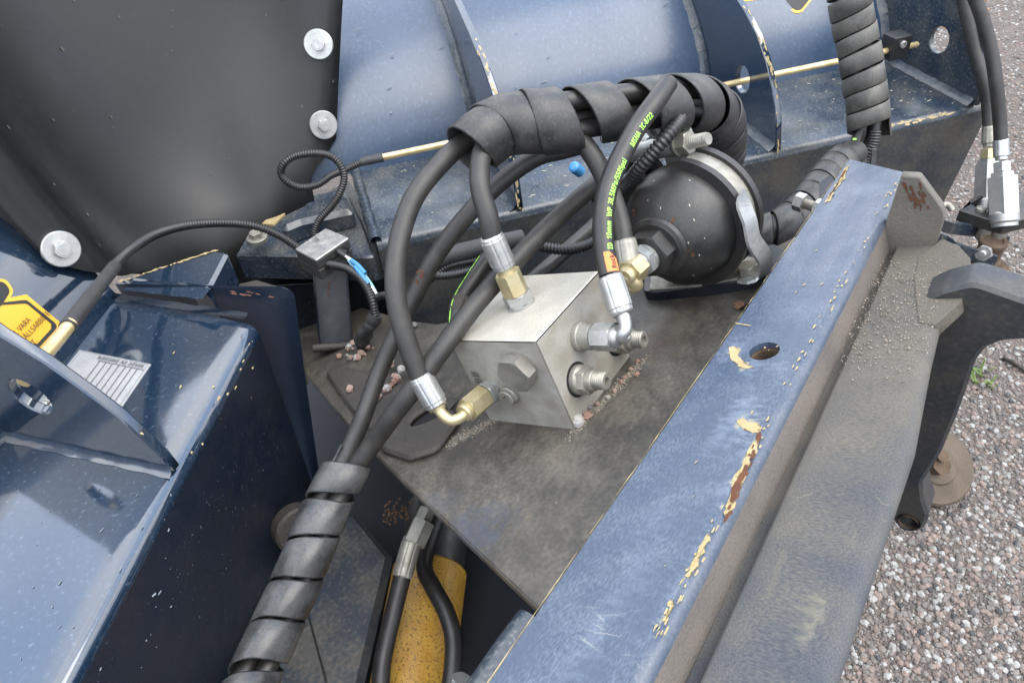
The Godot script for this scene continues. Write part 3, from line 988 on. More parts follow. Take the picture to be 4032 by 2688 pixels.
func right_wing() -> void:
	
	var t := thing("right_wing", "blue curved plough wing with ribs behind the wrapped hoses", "plough wing", Vector3(0.2457, 0.1755, -1.0003))
	var o := Vector3(-0.2326, 0.4755, -0.8548)
	# curved back of the mouldboard, in pressed facets
	var sec: Array = [[0.215, 0], [0.228, 0.035], [0.248, 0.07], [0.276, 0.1], [0.315, 0.135], [0.365, 0.165], [0.43, 0.19], [0.52, 0.21], [0.64, 0.225], [0.8, 0.23]]
	var st := begin()
	sweep(st, o - ER * 0.30, o + ER * 0.97492, sec, NR, UP, 1)
	obj("moldboard", st, M.moldboard, t)
	# box section: top, rounded front edge, front face leaning back under
	st = begin()
	var box: Array = [[0.217, 0.0], [0.012, 0.0], [0.006, -0.0015], [0.0015, -0.006], [0.0, -0.012], [0.035, -0.30]]
	sweep(st, o + ER * 0.0, o + ER * 1.0151, box.slice(0, 5), NR, UP, 1)
	var ring := PackedVector3Array()
	for s in box:
		ring.append(o + ER * 1.0151 + NR * s[0] + UP * s[1])
	ring.append(o + ER * 0.95515 + NR * 0.2 - UP * 0.3)
	fan(st, ring, true)
	fan(st, PackedVector3Array([o, o + NR * 0.217, o + NR * 0.217 - UP * 0.34, o + NR * 0.035 - UP * 0.34]), false)
	obj("box_section", st, M.paint_dusty, t)
	st = begin()
	sweep(st, o + ER * 0.0, o + ER * 1.0151, box.slice(4), NR, UP, 1)
	obj("front_face", st, M.wing_front, t)
	# the end of the section slopes away below
	st = begin()
	plate(st, [o + ER * 1.0151 + NR * 0.004 - UP * 0.008, o + ER * 1.0151 + NR * 0.20 - UP * 0.004, o + ER * 0.89515 + NR * 0.20 - UP * 0.42, o + ER * 0.91515 + NR * 0.05 - UP * 0.42], -ER * 0.006, 0.001)
	obj("end_cover", st, M.paint_dark, t)
	# ribs
	
	var hole2 := circle(Vector3(0.3277, 0.5446, -1.1487), ER, 0.021)
	rib("rib", t, M.paint, [Vector3(-0.0358, 0.4765, -0.9157), Vector3(-0.039, 0.5205, -0.9262), Vector3(-0.0454, 0.5605, -0.9473), Vector3(-0.0536, 0.5935, -0.9741), Vector3(-0.0632, 0.6215, -1.0056), Vector3(-0.0748, 0.6435, -1.0439), Vector3(-0.0908, 0.6655, -1.0965), Vector3(-0.1141, 0.6905, -1.1731), Vector3(-0.1462, 0.7105, -1.2783), Vector3(-0.1753, 0.7155, -1.374), Vector3(-0.1811, 0.6805, -1.3931), Vector3(-0.1607, 0.6605, -1.3261), Vector3(-0.1418, 0.6355, -1.264), Vector3(-0.1272, 0.6055, -1.2161), Vector3(-0.1159, 0.5705, -1.1788), Vector3(-0.1077, 0.5415, -1.152), Vector3(-0.1019, 0.5085, -1.1329), Vector3(-0.0984, 0.4765, -1.1214)], ER * 0.010, [], 0.0)
	rib("rib", t, M.paint, [Vector3(0.3618, 0.4765, -1.0367), Vector3(0.3586, 0.5205, -1.0472), Vector3(0.3522, 0.5605, -1.0683), Vector3(0.344, 0.5935, -1.095), Vector3(0.3344, 0.6215, -1.1266), Vector3(0.3228, 0.6435, -1.1649), Vector3(0.3068, 0.6655, -1.2175), Vector3(0.2835, 0.6905, -1.294), Vector3(0.2515, 0.7105, -1.3993), Vector3(0.2223, 0.7155, -1.4949), Vector3(0.2165, 0.6805, -1.5141), Vector3(0.2369, 0.6605, -1.4471), Vector3(0.2558, 0.6355, -1.3849), Vector3(0.2704, 0.6055, -1.3371), Vector3(0.2817, 0.5705, -1.2998), Vector3(0.2899, 0.5415, -1.273), Vector3(0.2957, 0.5085, -1.2539), Vector3(0.2992, 0.4765, -1.2424)], ER * 0.010, [hole2], 0.0)
	# end plate, a little larger than the ribs
	
	rib("end_plate", t, M.paint_dusty, [Vector3(0.7045, 0.4765, -1.1378), Vector3(0.7021, 0.5255, -1.1455), Vector3(0.6975, 0.5655, -1.1608), Vector3(0.6905, 0.6005, -1.1837), Vector3(0.6812, 0.6305, -1.2144), Vector3(0.669, 0.6555, -1.2545), Vector3(0.6515, 0.6775, -1.3119), Vector3(0.6253, 0.6955, -1.398), Vector3(0.5933, 0.7105, -1.5033), Vector3(0.5642, 0.7155, -1.5989), Vector3(0.5642, 0.6455, -1.5989), Vector3(0.5976, 0.6055, -1.4889), Vector3(0.6235, 0.5355, -1.4038), Vector3(0.6369, 0.4765, -1.3598)], ER * 0.010, [circle(Vector3(0.6717, 0.5452, -1.2454), ER, 0.021)], 0.0)
	# weld beads along the feet and the upright joints of the ribs
	st = begin()
	for f in [Vector3(-0.0355, 0.4755, -0.9148), Vector3(0.3621, 0.4755, -1.0357), Vector3(0.7039, 0.4755, -1.1397)]:
		fillet(st, f + NR * 0.004 + UP * 0.0005, f + NR * 0.214 + UP * 0.0005, UP, -ER, 0.010)
		for k in 6:
			var a: Array = sec[k]
			var b: Array = sec[k + 1]
			fillet(st, f + NR * a[0] + UP * a[1], f + NR * b[0] + UP * b[1], (UP * 0.6 - NR * 0.8), -ER, 0.010)
	bead(st, o + NR * 0.004 + UP * 0.002, o + NR * 0.215 + UP * 0.002, 0.008, Vector3.ZERO)
	obj("weld_bead", st, M.paint_dusty, t)
	# chipped paint
	var chips := M.cream as Material
	for f in [[Vector3(-0.0355, 0.4755, -0.9148), 40], [Vector3(0.3621, 0.4755, -1.0357), 26], [Vector3(0.7039, 0.4755, -1.1397), 22]]:
		var cs := begin()
		var pa: Array = [[0.001, 0.001], [0.012, 0.045], [0.034, 0.085], [0.062, 0.118], [0.095, 0.146], [0.135, 0.168], [0.19, 0.19]]
		for i in f[1]:
			var k := rng.randi_range(0, 5)
			var a: Vector3 = f[0] + NR * pa[k][0] + UP * pa[k][1]
			var b: Vector3 = f[0] + NR * pa[k + 1][0] + UP * pa[k + 1][1]
			var d := (b - a).normalized()
			var nn := d.cross(ER)
			if nn.y < 0.0:
				nn = -nn
			fleck(cs, a.lerp(b, rng.randf()) + ER * rng.randf_range(0.001, 0.008), nn, d, rng.randf_range(0.001, 0.007), 0.0013)
		stuff(obj("paint_chip", cs, chips, t))
	edge_chips("paint_chip", chips, t, Vector3(0.5496, 0.472, -1.097), Vector3(0.674, 0.472, -1.1348), Vector3(0.2058, 0.7071, 0.6765), 26, 0.0028, 0.004)
	scatter_flecks("dirt_speck", M.speck, t, Vector3(-0.1906, 0.4758, -0.8885), Vector3(0.7136, 0.4758, -1.1636), Vector3(-0.243, 0.4758, -1.0607), 420, 0.0022, ER)
	scatter_flecks("dirt_speck", M.scratch, t, Vector3(-0.1387, 0.4555, -0.8896), Vector3(0.689, 0.4555, -1.1415), Vector3(-0.1443, 0.2755, -0.9078), 200, 0.0022, UP)
	var sc := begin()
	for i in 26:
		var q: Array = sec[rng.randi_range(2, 6)]
		fleck(sc, o + ER * rng.randf_range(0.05, 0.8) + NR * (q[0] - 0.004) + UP * (q[1] + 0.004), (UP * 0.75 - NR * 0.65).normalized(), ER.rotated(UP, 0.3), rng.randf_range(0.002, 0.006), 0.001)
	stuff(obj("paint_scratch", sc, M.scratch, t))
	# stickers near the top
	
	for q in [[Vector3(0.354, 0.6298, -1.3941), Vector3(0.3549, 0.5969, -1.3453), Vector3(0.415, 0.5946, -1.361), Vector3(0.421, 0.6225, -1.4018)], [Vector3(0.4409, 0.6204, -1.4041), Vector3(0.4424, 0.5869, -1.3604), Vector3(0.4613, 0.5692, -1.3468), Vector3(0.4745, 0.5697, -1.3513), Vector3(0.4962, 0.5834, -1.3726), Vector3(0.5129, 0.6126, -1.4124)]]:
		st = begin()
		plate(st, rounded(q, 0.012), Vector3.DOWN * 0.0006, 0.0)
		var sk := obj("sticker", st, M.yellow, t)
		var mid := Vector3.ZERO
		for p in q:
			mid += p / q.size()
		var inner: Array = []
		for p in q:
			inner.append(mid + (p - mid) * 0.84 + (UP * 0.7 - NR * 0.7) * 0.0006)
		st = begin()
		plate(st, rounded(inner, 0.010), Vector3.DOWN * 0.0004, 0.0)
		obj("sticker_centre", st, M.print, sk)
	# round-ended tab, black sensor block and its screw
	
	st = begin()
	var tab := Vector3(0.6657, 0.4982, -1.3314)
	plate(st, rounded([tab - UP * 0.04 - NR * 0.02, tab - UP * 0.045 + NR * 0.05, tab + UP * 0.02 + NR * 0.05, tab + UP * 0.026 - NR * 0.02], [0.004, 0.0, 0.0, 0.03], 8), ER * 0.006, 0.001)
	obj("rod_tab", st, M.paint_dusty, t)

	var rod := thing("indicator_rod", "long brass coloured rod running along the far blue wing through a rib hole", "rod", Vector3(0.2799, 0.5446, -1.1341))
	st = begin()
	
	lathe(st, Vector3(-0.2464, 0.5409, -0.9744), ER, [[0.0, 0.005], [0.92229, 0.005], [0.92429, 0.004]], 20)
	obj("rod", st, M.rod, rod)
	var blk := thing("rod_clip", "small black clip with a silver screw holding the far end of the brass rod", "clip", Vector3(0.612, 0.5409, -1.2356))
	
	st = begin()
	var cb := Vector3(0.5977, 0.5409, -1.2312)
	plate(st, rounded([cb - ER * 0.017 - UP * 0.014 - NR * 0.012, cb + ER * 0.017 - UP * 0.014 - NR * 0.012, cb + ER * 0.017 + UP * 0.024 - NR * 0.012, cb - ER * 0.017 + UP * 0.024 - NR * 0.012], 0.002, 2), NR * 0.03, 0.001)
	obj("block", st, M.black, blk)
	st = begin()
	lathe(st, cb - NR * 0.012 + UP * 0.012, -NR, [[0.0, 0.006], [0.0035, 0.006], [0.0042, 0.0052], [0.0042, 0.0026], [0.002, 0.0024]], 20)
	obj("screw", st, M.zinc, blk)

func left_wing() -> void:
	var a := Vector3(-0.3189, 0.5422, -0.5989)
	var t := thing("left_wing", "near glossy dark blue plough wing with rib, sticker and white maker plate", "plough wing", a - UP * 0.4)
	
	var nl := Vector3(-0.9287, 0, -0.3708)   # along the slanted end plate and ribs
	var np := Vector3(-0.9956, 0, -0.0933)  # square to the wing
	var vd := Vector3(-0.0847, -0.9927, -0.0863)
	var st := begin()
	# top and front face in one folded sheet
	var rows: Array = []
	var sides: Array = []
	for s in [-0.012, 0.0, 0.2, 0.45, 0.8]:
		var e: Vector3 = a + EL * s
		var row := PackedVector3Array()
		var out := -np
		for q in [[-0.20189, 0.0], [-0.03, 0.0], [-0.014, 0.0], [-0.009, -0.0009], [-0.0045, -0.0038], [-0.0012, -0.0085]]:
			row.append(e + out * q[0] + UP * q[1] - (EL * 0.294 * maxf(-q[0], 0.0) if s < 0.0 else Vector3.ZERO))
		row.append(e + vd * 0.014 - out * 0.0002)
		rows.append(row)
		sides.append(PackedVector3Array([row[-1], e + vd * 0.1, e + vd * 0.5]))
	grid(st, rows, false, 1, true)
	obj("box_section", st, M.paint, t)
	st = begin()
	grid(st, sides, false, 1, true)
	obj("box_side", st, M.box_side, t)
	st = begin()
	var sec: Array = [[0.19189, 0], [0.20389, 0.035], [0.22189, 0.07], [0.24689, 0.105], [0.27689, 0.135], [0.31189, 0.16], [0.35189, 0.18], [0.49189, 0.22]]
	sweep(st, a - EL * 0.065, a + EL * 0.8, sec.slice(0, 5), np, UP, 1)
	obj("moldboard", st, M.paint, t)
	# end plate
	
	st = begin()
	plate(st, rounded([Vector3(-0.51, 0.5531, -0.6927), Vector3(-0.2838, 0.5828, -0.6023), Vector3(-0.3051, 0.4598, -0.6109), Vector3(-0.3474, 0.2005, -0.6278), Vector3(-0.4139, -0.1557, -0.6543), Vector3(-0.4259, 0.0005, -0.6416), Vector3(-0.4947, 0.1483, -0.669), Vector3(-0.5047, 0.4922, -0.673)], [0.0, 0.012, 0.0, 0.0, 0.0, 0.0, 0.0, 0.0], 5), -NL * 0.010, 0.0018)
	obj("end_plate", st, M.end_paint, t)
	# slanted ear welded behind the end plate
	
	st = begin()
	plate(st, rounded([Vector3(-0.5043, 0.5518, -0.6955), Vector3(-0.3899, 0.5669, -0.7265), Vector3(-0.3727, 0.5693, -0.7195), Vector3(-0.3742, 0.5693, -0.6497), Vector3(-0.4869, 0.5537, -0.6948)], [0.0, 0.004, 0.01, 0.006, 0.004], 4), -UP * 0.05, 0.004)
	obj("hinge_ear", st, M.paint, t)
	edge_chips("paint_chip", M.cream, t, Vector3(-0.5044, 0.5523, -0.6955), Vector3(-0.39, 0.5674, -0.7265), UP, 60, 0.0016, 0.0015)
	# rib with its round hole
	
	st = begin()
	plate(st, rounded([Vector3(-0.4922, 0.7588, -0.4571), Vector3(-0.4601, 0.7175, -0.4475), Vector3(-0.437, 0.689, -0.4406), Vector3(-0.4091, 0.6655, -0.4322), Vector3(-0.384, 0.6349, -0.4247), Vector3(-0.3663, 0.6115, -0.4193), Vector3(-0.3538, 0.584, -0.4156), Vector3(-0.3452, 0.5629, -0.413), Vector3(-0.342, 0.5442, -0.4121), Vector3(-0.5199, 0.5414, -0.4654), Vector3(-0.6768, 0.5362, -0.5125)], 0.0), Vector3(0.0029, 0, -0.0096), 0.0015, [circle(Vector3(-0.4551, 0.6147, -0.446), Vector3(-0.2872, 0, 0.9579), 0.0205, 28)])
	obj("rib", st, M.paint, t)
	# weld beads
	st = begin()
	fillet(st, Vector3(-0.3271, 0.5427, -0.6196), Vector3(-0.501, 0.5427, -0.6716), UP, NL, 0.012)
	fillet(st, Vector3(-0.3423, 0.5427, -0.4122), Vector3(-0.5473, 0.5427, -0.4736), UP, Vector3(-0.2872, 0, 0.9579), 0.0065)
	fillet(st, Vector3(-0.3766, 0.5633, -0.6437), Vector3(-0.4893, 0.5487, -0.6887), Vector3(0.3145, 0.53, -0.7875), Vector3(-0.3636, 0.1961, 0.9107), 0.009)
	obj("weld_bead", st, M.paint, t)
	# paint chips
	edge_chips("paint_chip", M.cream, t, Vector3(-0.3169, 0.5412, -0.5987), Vector3(-0.3346, 0.5412, -0.4103), Vector3(0.704, 0.7071, 0.066), 8, 0.0012, 0.004)
	edge_chips("paint_chip", M.rust_spot, t, Vector3(-0.3498, 0.5745, -0.6341), Vector3(-0.2819, 0.5834, -0.607), UP, 9, 0.002, 0.003)
	edge_chips("paint_chip", M.cream, t, Vector3(-0.4356, 0.69, -0.4443), Vector3(-0.3523, 0.585, -0.4193), Vector3(0.5326, 0.8192, 0.2126), 14, 0.0016, 0.002)
	scatter_flecks("paint_chip", M.cream, t, Vector3(-0.4363, 0.5425, -0.6129), Vector3(-0.318, 0.5425, -0.5921), Vector3(-0.3878, 0.5425, -0.4592), 16, 0.0019, EL)
	scatter_flecks("scratch", M.scratch, t, Vector3(-0.3249, 0.4926, -0.5787), Vector3(-0.3488, 0.4926, -0.3237), Vector3(-0.3444, 0.2643, -0.5985), 520, 0.0009, vd, "fine pale scratches and chips")
	scatter_flecks("scratch", M.scratch, t, Vector3(-0.4751, 0.5425, -0.4037), Vector3(-0.3282, 0.5425, -0.3954), Vector3(-0.4275, 0.5425, -0.2321), 60, 0.0013, EL)
	# yellow warning sticker
	
	st = begin()
	plate(st, [Vector3(-0.5392, 0.6104, -0.6023), Vector3(-0.5178, 0.5684, -0.599), Vector3(-0.5228, 0.5698, -0.5536), Vector3(-0.5575, 0.6371, -0.5544)], Vector3(-0.0005, -0.0003, 0), 0.0)
	var sk := obj("warning_sticker", st, M.yellow, t)
	st = begin()
	var ringo := rounded([Vector3(-0.5378, 0.6078, -0.5968), Vector3(-0.5198, 0.5726, -0.5944), Vector3(-0.5241, 0.5739, -0.5559), Vector3(-0.5571, 0.6371, -0.5523)], 0.006)
	var ringi := rounded([Vector3(-0.5371, 0.6058, -0.5934), Vector3(-0.5218, 0.5758, -0.5909), Vector3(-0.5254, 0.5768, -0.5588), Vector3(-0.5553, 0.6341, -0.5552)], 0.005)
	plate(st, ringo, Vector3(-0.0003, -0.0001, 0), 0.0, [ringi])
	obj("sticker_border", st, M.print, sk)
	st = begin()
	for q in [["ALL VARA", Vector3(-0.5366, 0.5968, -0.5482)], ["RHÅLLSARBETE", Vector3(-0.5323, 0.5888, -0.5489)], ["PET.", Vector3(-0.5279, 0.5805, -0.5504)]]:
		flat_text(st, q[0], q[1], Vector3(0.1089, -0.0306, -0.9936), Vector3(-0.4519, 0.8888, -0.0769), 0.0054644, false, 1.0)
	obj("lettering", st, M.print, sk)
	st = begin()
	plate(st, rounded([Vector3(-0.5611, 0.6489, -0.5809), Vector3(-0.5497, 0.631, -0.6031), Vector3(-0.5446, 0.6199, -0.5966), Vector3(-0.5449, 0.6158, -0.571), Vector3(-0.5539, 0.6289, -0.5474)], 0.008), Vector3(-0.0005, -0.0003, 0), 0.0)
	var sk2 := obj("warning_sticker", st, M.yellow, t)
	st = begin()
	plate(st, rounded([Vector3(-0.5602, 0.6477, -0.5781), Vector3(-0.5496, 0.6311, -0.5986), Vector3(-0.5455, 0.6222, -0.5938), Vector3(-0.5459, 0.6192, -0.5731), Vector3(-0.5544, 0.6315, -0.5509)], 0.008), Vector3(-0.0003, -0.0001, 0), 0.0)
	obj("sticker_centre", st, M.print, sk2)
	# white maker plate with its table, read upside down
	
	st = begin()
	plate(st, [Vector3(-0.4176, 0.5432, -0.5581), Vector3(-0.508, 0.5432, -0.5876), Vector3(-0.5201, 0.5432, -0.4841), Vector3(-0.4297, 0.5432, -0.4546)], -UP * 0.0007, 0.0)
	var pl := obj("maker_plate", st, M.label, t)
	st = begin()
	var mo := Vector3(-0.4176, 0.5437, -0.5581)
	var mx := Vector3(-0.0904, 0, -0.0295)
	var my := Vector3(-0.0076, 0, 0.0647)
	var line := func(u0: float, v0: float, u1: float, v1: float, w: float) -> void:
		var p: Vector3 = mo + mx * u0 + my * v0
		var q: Vector3 = mo + mx * u1 + my * v1
		var s := (q - p).normalized().cross(UP) * w
		tri(st, p - s, q - s, q + s)
		tri(st, p - s, q + s, p + s)
	for u in [0.12, 0.2, 0.28, 0.37, 0.46, 0.55, 0.64]:
		line.call(u, 0.16, u, 1.3, 0.00055)
	line.call(0.04, 0.15, 0.66, 0.15, 0.0005)
	line.call(0.03, 0.02, 0.97, 0.02, 0.0002)
	line.call(0.03, 0.02, 0.03, 1.4, 0.0002)
	line.call(0.97, 0.02, 0.97, 1.4, 0.0002)
	obj("table_line", st, M.ink_grey, pl)
	st = begin()
	flat_text(st, "MADE IN SWEDEN", Vector3(-0.4236, 0.5437, -0.5544), mx, Vector3(-0.3104, 0, 0.9506), 0.0034, true, 1.1)
	for q in [[0.72, "901-02 80"], [0.80, "890871"], [0.88, "AB 80"], [0.58, "78 1700"], [0.49, "3TTE"], [0.40, "SEY"]]:
		flat_text(st, q[1], mo + mx * (q[0] + 0.02) + my * 1.0, -my, mx * (-1.0 if false else 1.0) * -1.0, 0.0036, true)
	obj("plate_text", st, M.ink_grey, pl)
	# logo on the part of the plate seen through the rib hole
	
	st = begin()
	var gx := Vector3(0.2162, 0, -0.9764)
	var gy := UP.cross(gx)
	var gc := Vector3(-0.5082, 0.5434, -0.5031)
	plate(st, rounded([gc - gx * 0.004 - gy * 0.004, gc + gx * 0.022 - gy * 0.004, gc + gx * 0.022 + gy * 0.004, gc - gx * 0.004 + gy * 0.004], 0.002), -UP * 0.0003, 0.0)
	var lg := obj("logo", st, M.print, pl)
	st = begin()
	flat_text(st, "DRI", gc - gx * 0.002 + UP * 0.0002, gx, gy, 0.0052, true)
	obj("logo_letters", st, M.white, lg)

	
	var rod := thing("indicator_rod", "thick brass coloured rod lying along the near wing beside the yellow sticker", "rod", Vector3(-0.4519, 0.6322, -0.445))
	st = begin()
	lathe(st, Vector3(-0.4445, 0.6322, -0.5237), EL, [[0.0, 0.0062], [0.076, 0.0062], [0.078, 0.0055]], 22)
	obj("rod", st, M.rod, rod)

# ---------------------------------------------------------------- the frame between the wings
func centre_frame() -> void:
	var t := thing("plough_frame", "heavy blue steel frame with dirty deck plate and scratched cross beam", "plough frame", Vector3(0.2425, 0.302, -0.4076))
	var st := begin()
	
	plate(st, [Vector3(-0.0144, 0.5782, -0.2466), Vector3(-0.184, 0.4664, -0.4836), Vector3(-0.2471, 0.4228, -0.5803), Vector3(-0.3788, 0.3302, -0.7887), Vector3(-0.4473, 0.256, -1.0082), Vector3(-0.3419, 0.3045, -0.9508), Vector3(-0.1975, 0.3904, -0.7887), Vector3(-0.1472, 0.4174, -0.7447), Vector3(-0.0042, 0.4754, -0.7001), Vector3(0.1112, 0.521, -0.6691), Vector3(0.2394, 0.5655, -0.6607), Vector3(0.3524, 0.5939, -0.6996), Vector3(0.037, 0.6032, -0.2128)], -DN * 0.012, 0.002, [], DX, Vector2(0.8, 0.8))
	var deck := obj("deck_plate", st, M.deck, t)
	# bare bright steel along the cut edge
	edge_wear("worn_edge", M.cream, deck, Vector3(-0.0143, 0.579, -0.2462), Vector3(-0.1143, 0.5129, -0.3865), Vector3(0.5231, 0.3552, 0.7747), Vector3(0.3077, -0.9264, 0.217), 0.0016, 0.5)
	# raised pad with a slotted hole
	
	st = begin()
	plate(st, rounded([Vector3(-0.3011, 0.3859, -0.7004), Vector3(-0.2703, 0.3966, -0.6985), Vector3(-0.2016, 0.4358, -0.6284), Vector3(-0.1209, 0.4792, -0.5576), Vector3(-0.0959, 0.5014, -0.4982), Vector3(-0.1152, 0.5045, -0.4576), Vector3(-0.1441, 0.4952, -0.4562), Vector3(-0.1738, 0.4796, -0.4807), Vector3(-0.2378, 0.4333, -0.5878)], 0.012), -DN * 0.008, 0.003, [circle(Vector3(-0.1279, 0.4846, -0.5245), DN, 0.026, 24, 0.55, Vector3(0.0185, 0.0045, -0.0069))])
	obj("wear_pad", st, M.deck_pad, deck)
	st = begin()
	plate(st, circle(Vector3(-0.1255, 0.4774, -0.5228), DN, 0.030, 24, 0.62, Vector3(0.0185, 0.0045, -0.0069)), -DN * 0.0004, 0.0)
	obj("slot_shadow", st, M.gap, deck)
	# cross beam: a square tube with rounded long edges, its top face scratched
	
	var b0 := Vector3(0.3311, 0.636, -0.7201)
	var b1 := Vector3(-0.1016, 0.6389, -0.0942)
	var c0 := Vector3(0.3544, 0.6625, -0.6402)
	var c1 := Vector3(-0.0174, 0.6709, -0.0771)
	st = begin()
	var seg := 24
	var rows: Array = []
	for i in seg + 1:
		var f := float(i) / seg
		var l := b0.lerp(b1, f)
		var r := c0.lerp(c1, f)
		var x := (r - l).normalized()
		var row := PackedVector3Array()
		row.append(l - DN * 0.045)
		row.append(l - DN * 0.0012)
		row.append(l + x * 0.0012)
		row.append(r - x * 0.008)
		row.append(r - x * 0.0051 - DN * 0.0006)
		row.append(r - x * 0.0023 - DN * 0.0023)
		row.append(r - x * 0.0006 - DN * 0.0051)
		row.append(r - DN * 0.008)
		row.append(r - DN * 0.048)
		rows.append(row)
	var side := begin()
	var skin := begin()
	var left: Array = []
	var round_: Array = []
	var right: Array = []
	for r in rows:
		left.append(PackedVector3Array([r[0], r[1], r[2]]))
		round_.append(PackedVector3Array([r[3], r[4], r[5], r[6], r[7]]))
		right.append(PackedVector3Array([r[7], r[8]]))
	grid(skin, left, false, 1, true)
	grid(skin, round_, false, 2, true)
	fan(skin, PackedVector3Array(rows[0]), true)
	grid(side, right, false, 1, true)
	var bm := obj("cross_beam", skin, M.beam_edge, t)
	obj("beam_side", side, M.beam_side, bm)
	# top face with the drilled hole
	var top: Array = [rows[0][2], rows[0][3], rows[-1][3], rows[-1][2]]
	st = begin()
	
	plate(st, [rows[0][2], rows[-1][2], rows[-1][3], rows[0][3]], -DN * 0.005, 0.0, [circle(Vector3(0.1631, 0.6519, -0.4141), DN, 0.0115, 26)], (rows[-1][2] - rows[0][2]) as Vector3, Vector2(0.76096, 0.085))
	obj("beam_top", st, M.beam_top, bm)
	st = begin()
	lathe(st, Vector3(0.1632, 0.6514, -0.414), -DN, [[0.0, 0.0116], [0.006, 0.0116], [0.0065, 0.0112], [0.026, 0.0112], [0.0262, 0.0001]], 26, false, -1)
	obj("hole_wall", st, M.rust, bm)
	# rusty and primer-coloured damage along the right-hand edge and by the hole
	
	for q in [
		[[Vector3(0.1418, 0.6399, -0.4369), Vector3(0.1467, 0.6426, -0.4326), Vector3(0.1466, 0.6457, -0.4191), Vector3(0.1463, 0.6495, -0.4026), Vector3(0.1519, 0.6541, -0.391), Vector3(0.1455, 0.6508, -0.3957), Vector3(0.14, 0.6468, -0.4049), Vector3(0.1389, 0.6425, -0.4216)], 0.5],
		[[Vector3(0.1255, 0.6562, -0.3444), Vector3(0.1329, 0.6597, -0.3399), Vector3(0.1387, 0.6634, -0.3323), Vector3(0.1381, 0.6646, -0.3263), Vector3(0.1347, 0.6648, -0.3206), Vector3(0.1315, 0.6625, -0.3259), Vector3(0.1254, 0.6589, -0.3324), Vector3(0.1246, 0.6572, -0.3387)], 0.5],
		[[Vector3(0.1381, 0.6646, -0.3263), Vector3(0.1318, 0.6657, -0.3126), Vector3(0.1258, 0.6663, -0.3018), Vector3(0.1188, 0.6668, -0.2896), Vector3(0.1124, 0.667, -0.2797), Vector3(0.1071, 0.668, -0.268), Vector3(0.101, 0.6685, -0.257), Vector3(0.0959, 0.6685, -0.2497), Vector3(0.0946, 0.6676, -0.2519), Vector3(0.0985, 0.6662, -0.2634), Vector3(0.1046, 0.6651, -0.2766), Vector3(0.1128, 0.6643, -0.2919), Vector3(0.1225, 0.6638, -0.3075), Vector3(0.1323, 0.6638, -0.3217)], 1.0],
		[[Vector3(0.0908, 0.6665, -0.2513), Vector3(0.0864, 0.6671, -0.2422), Vector3(0.0796, 0.6671, -0.2325), Vector3(0.0758, 0.6675, -0.2255), Vector3(0.0693, 0.6675, -0.2163), Vector3(0.0678, 0.6666, -0.2182), Vector3(0.0738, 0.6664, -0.2276), Vector3(0.0793, 0.666, -0.2369), Vector3(0.0863, 0.6659, -0.2474)], 1.0],
		[[Vector3(0.0605, 0.6669, -0.2065), Vector3(0.0571, 0.6673, -0.2001), Vector3(0.0536, 0.6679, -0.1925), Vector3(0.0519, 0.6671, -0.1934), Vector3(0.0555, 0.6665, -0.2011), Vector3(0.0589, 0.6661, -0.2078)], 1.0]]:
		st = begin()
		var jag: Array = []
		var mid_ := Vector3.ZERO
		for v in q[0]:
			mid_ += v / q[0].size()
		for i in q[0].size():
			var pa: Vector3 = q[0][i]
			var pb: Vector3 = q[0][(i + 1) % q[0].size()]
			for k in 4:
				jag.append(mid_.lerp(pa.lerp(pb, k / 4.0), 0.8) + DX * rng.randf_range(-0.0016, 0.0016) + DZ * rng.randf_range(-0.0016, 0.0016))
		plate(st, jag, -DN * 0.0006, 0.0)
		obj("bare_primer", st, M.cream, bm)
	edge_chips("rust_chip", M.rust_spot, bm, Vector3(0.1346, 0.665, -0.3204), Vector3(0.0979, 0.6683, -0.2542), DN, 26, 0.0018, 0.0022)
	edge_chips("rust_chip", M.rust_spot, bm, Vector3(0.1146, 0.6664, -0.2867), Vector3(0.1091, 0.6669, -0.2767), DN, 9, 0.0035, 0.002)
	edge_chips("paint_chip", M.cream, bm, Vector3(0.339, 0.6612, -0.6255), Vector3(0.1606, 0.6644, -0.3589), DN, 46, 0.0011, 0.0035)
	edge_chips("paint_chip", M.cream, bm, Vector3(0.1491, 0.6654, -0.3384), Vector3(0.045, 0.6677, -0.1809), DN, 46, 0.0011, 0.0035)
	edge_wear("worn_edge", M.cream, bm, Vector3(0.3308, 0.6364, -0.7203), Vector3(-0.0933, 0.6393, -0.1069), Vector3(0.7628, 0.3765, 0.5257), -DN, 0.0009, 0.38)
	edge_wear("worn_edge", M.cream, bm, Vector3(0.3233, 0.638, -0.7034), Vector3(0.2808, 0.64, -0.6344), Vector3(0.7628, 0.3765, 0.5257), -DN, 0.0045, 0.7)
	edge_wear("worn_edge", M.rust_spot, bm, Vector3(0.3153, 0.6387, -0.6904), Vector3(0.2855, 0.6403, -0.6416), Vector3(0.7628, 0.3765, 0.5257), -DN, 0.0018, 0.6)
	edge_chips("paint_chip", M.rust_spot, bm, Vector3(0.3213, 0.6382, -0.6987), Vector3(0.2847, 0.6398, -0.64), Vector3(-0.4513, 0.8346, -0.3159), 14, 0.0018, 0.001)
	edge_chips("paint_chip", M.cream, bm, Vector3(0.3199, 0.6383, -0.696), Vector3(0.2823, 0.6398, -0.6363), Vector3(-0.4513, 0.8346, -0.3159), 22, 0.0024, 0.0012)
	edge_chips("paint_chip", M.cream, bm, Vector3(0.1552, 0.6384, -0.4625), Vector3(0.1626, 0.6428, -0.454), DN, 6, 0.0013, 0.0004)
	scatter_flecks("paint_chip", M.cream, bm, Vector3(0.3088, 0.6462, -0.6469), Vector3(0.3292, 0.6615, -0.6103), Vector3(0.0427, 0.6503, -0.2521), 26, 0.0013, DZ)
	# lower side plate: dusty, its outer edge rolled over
	
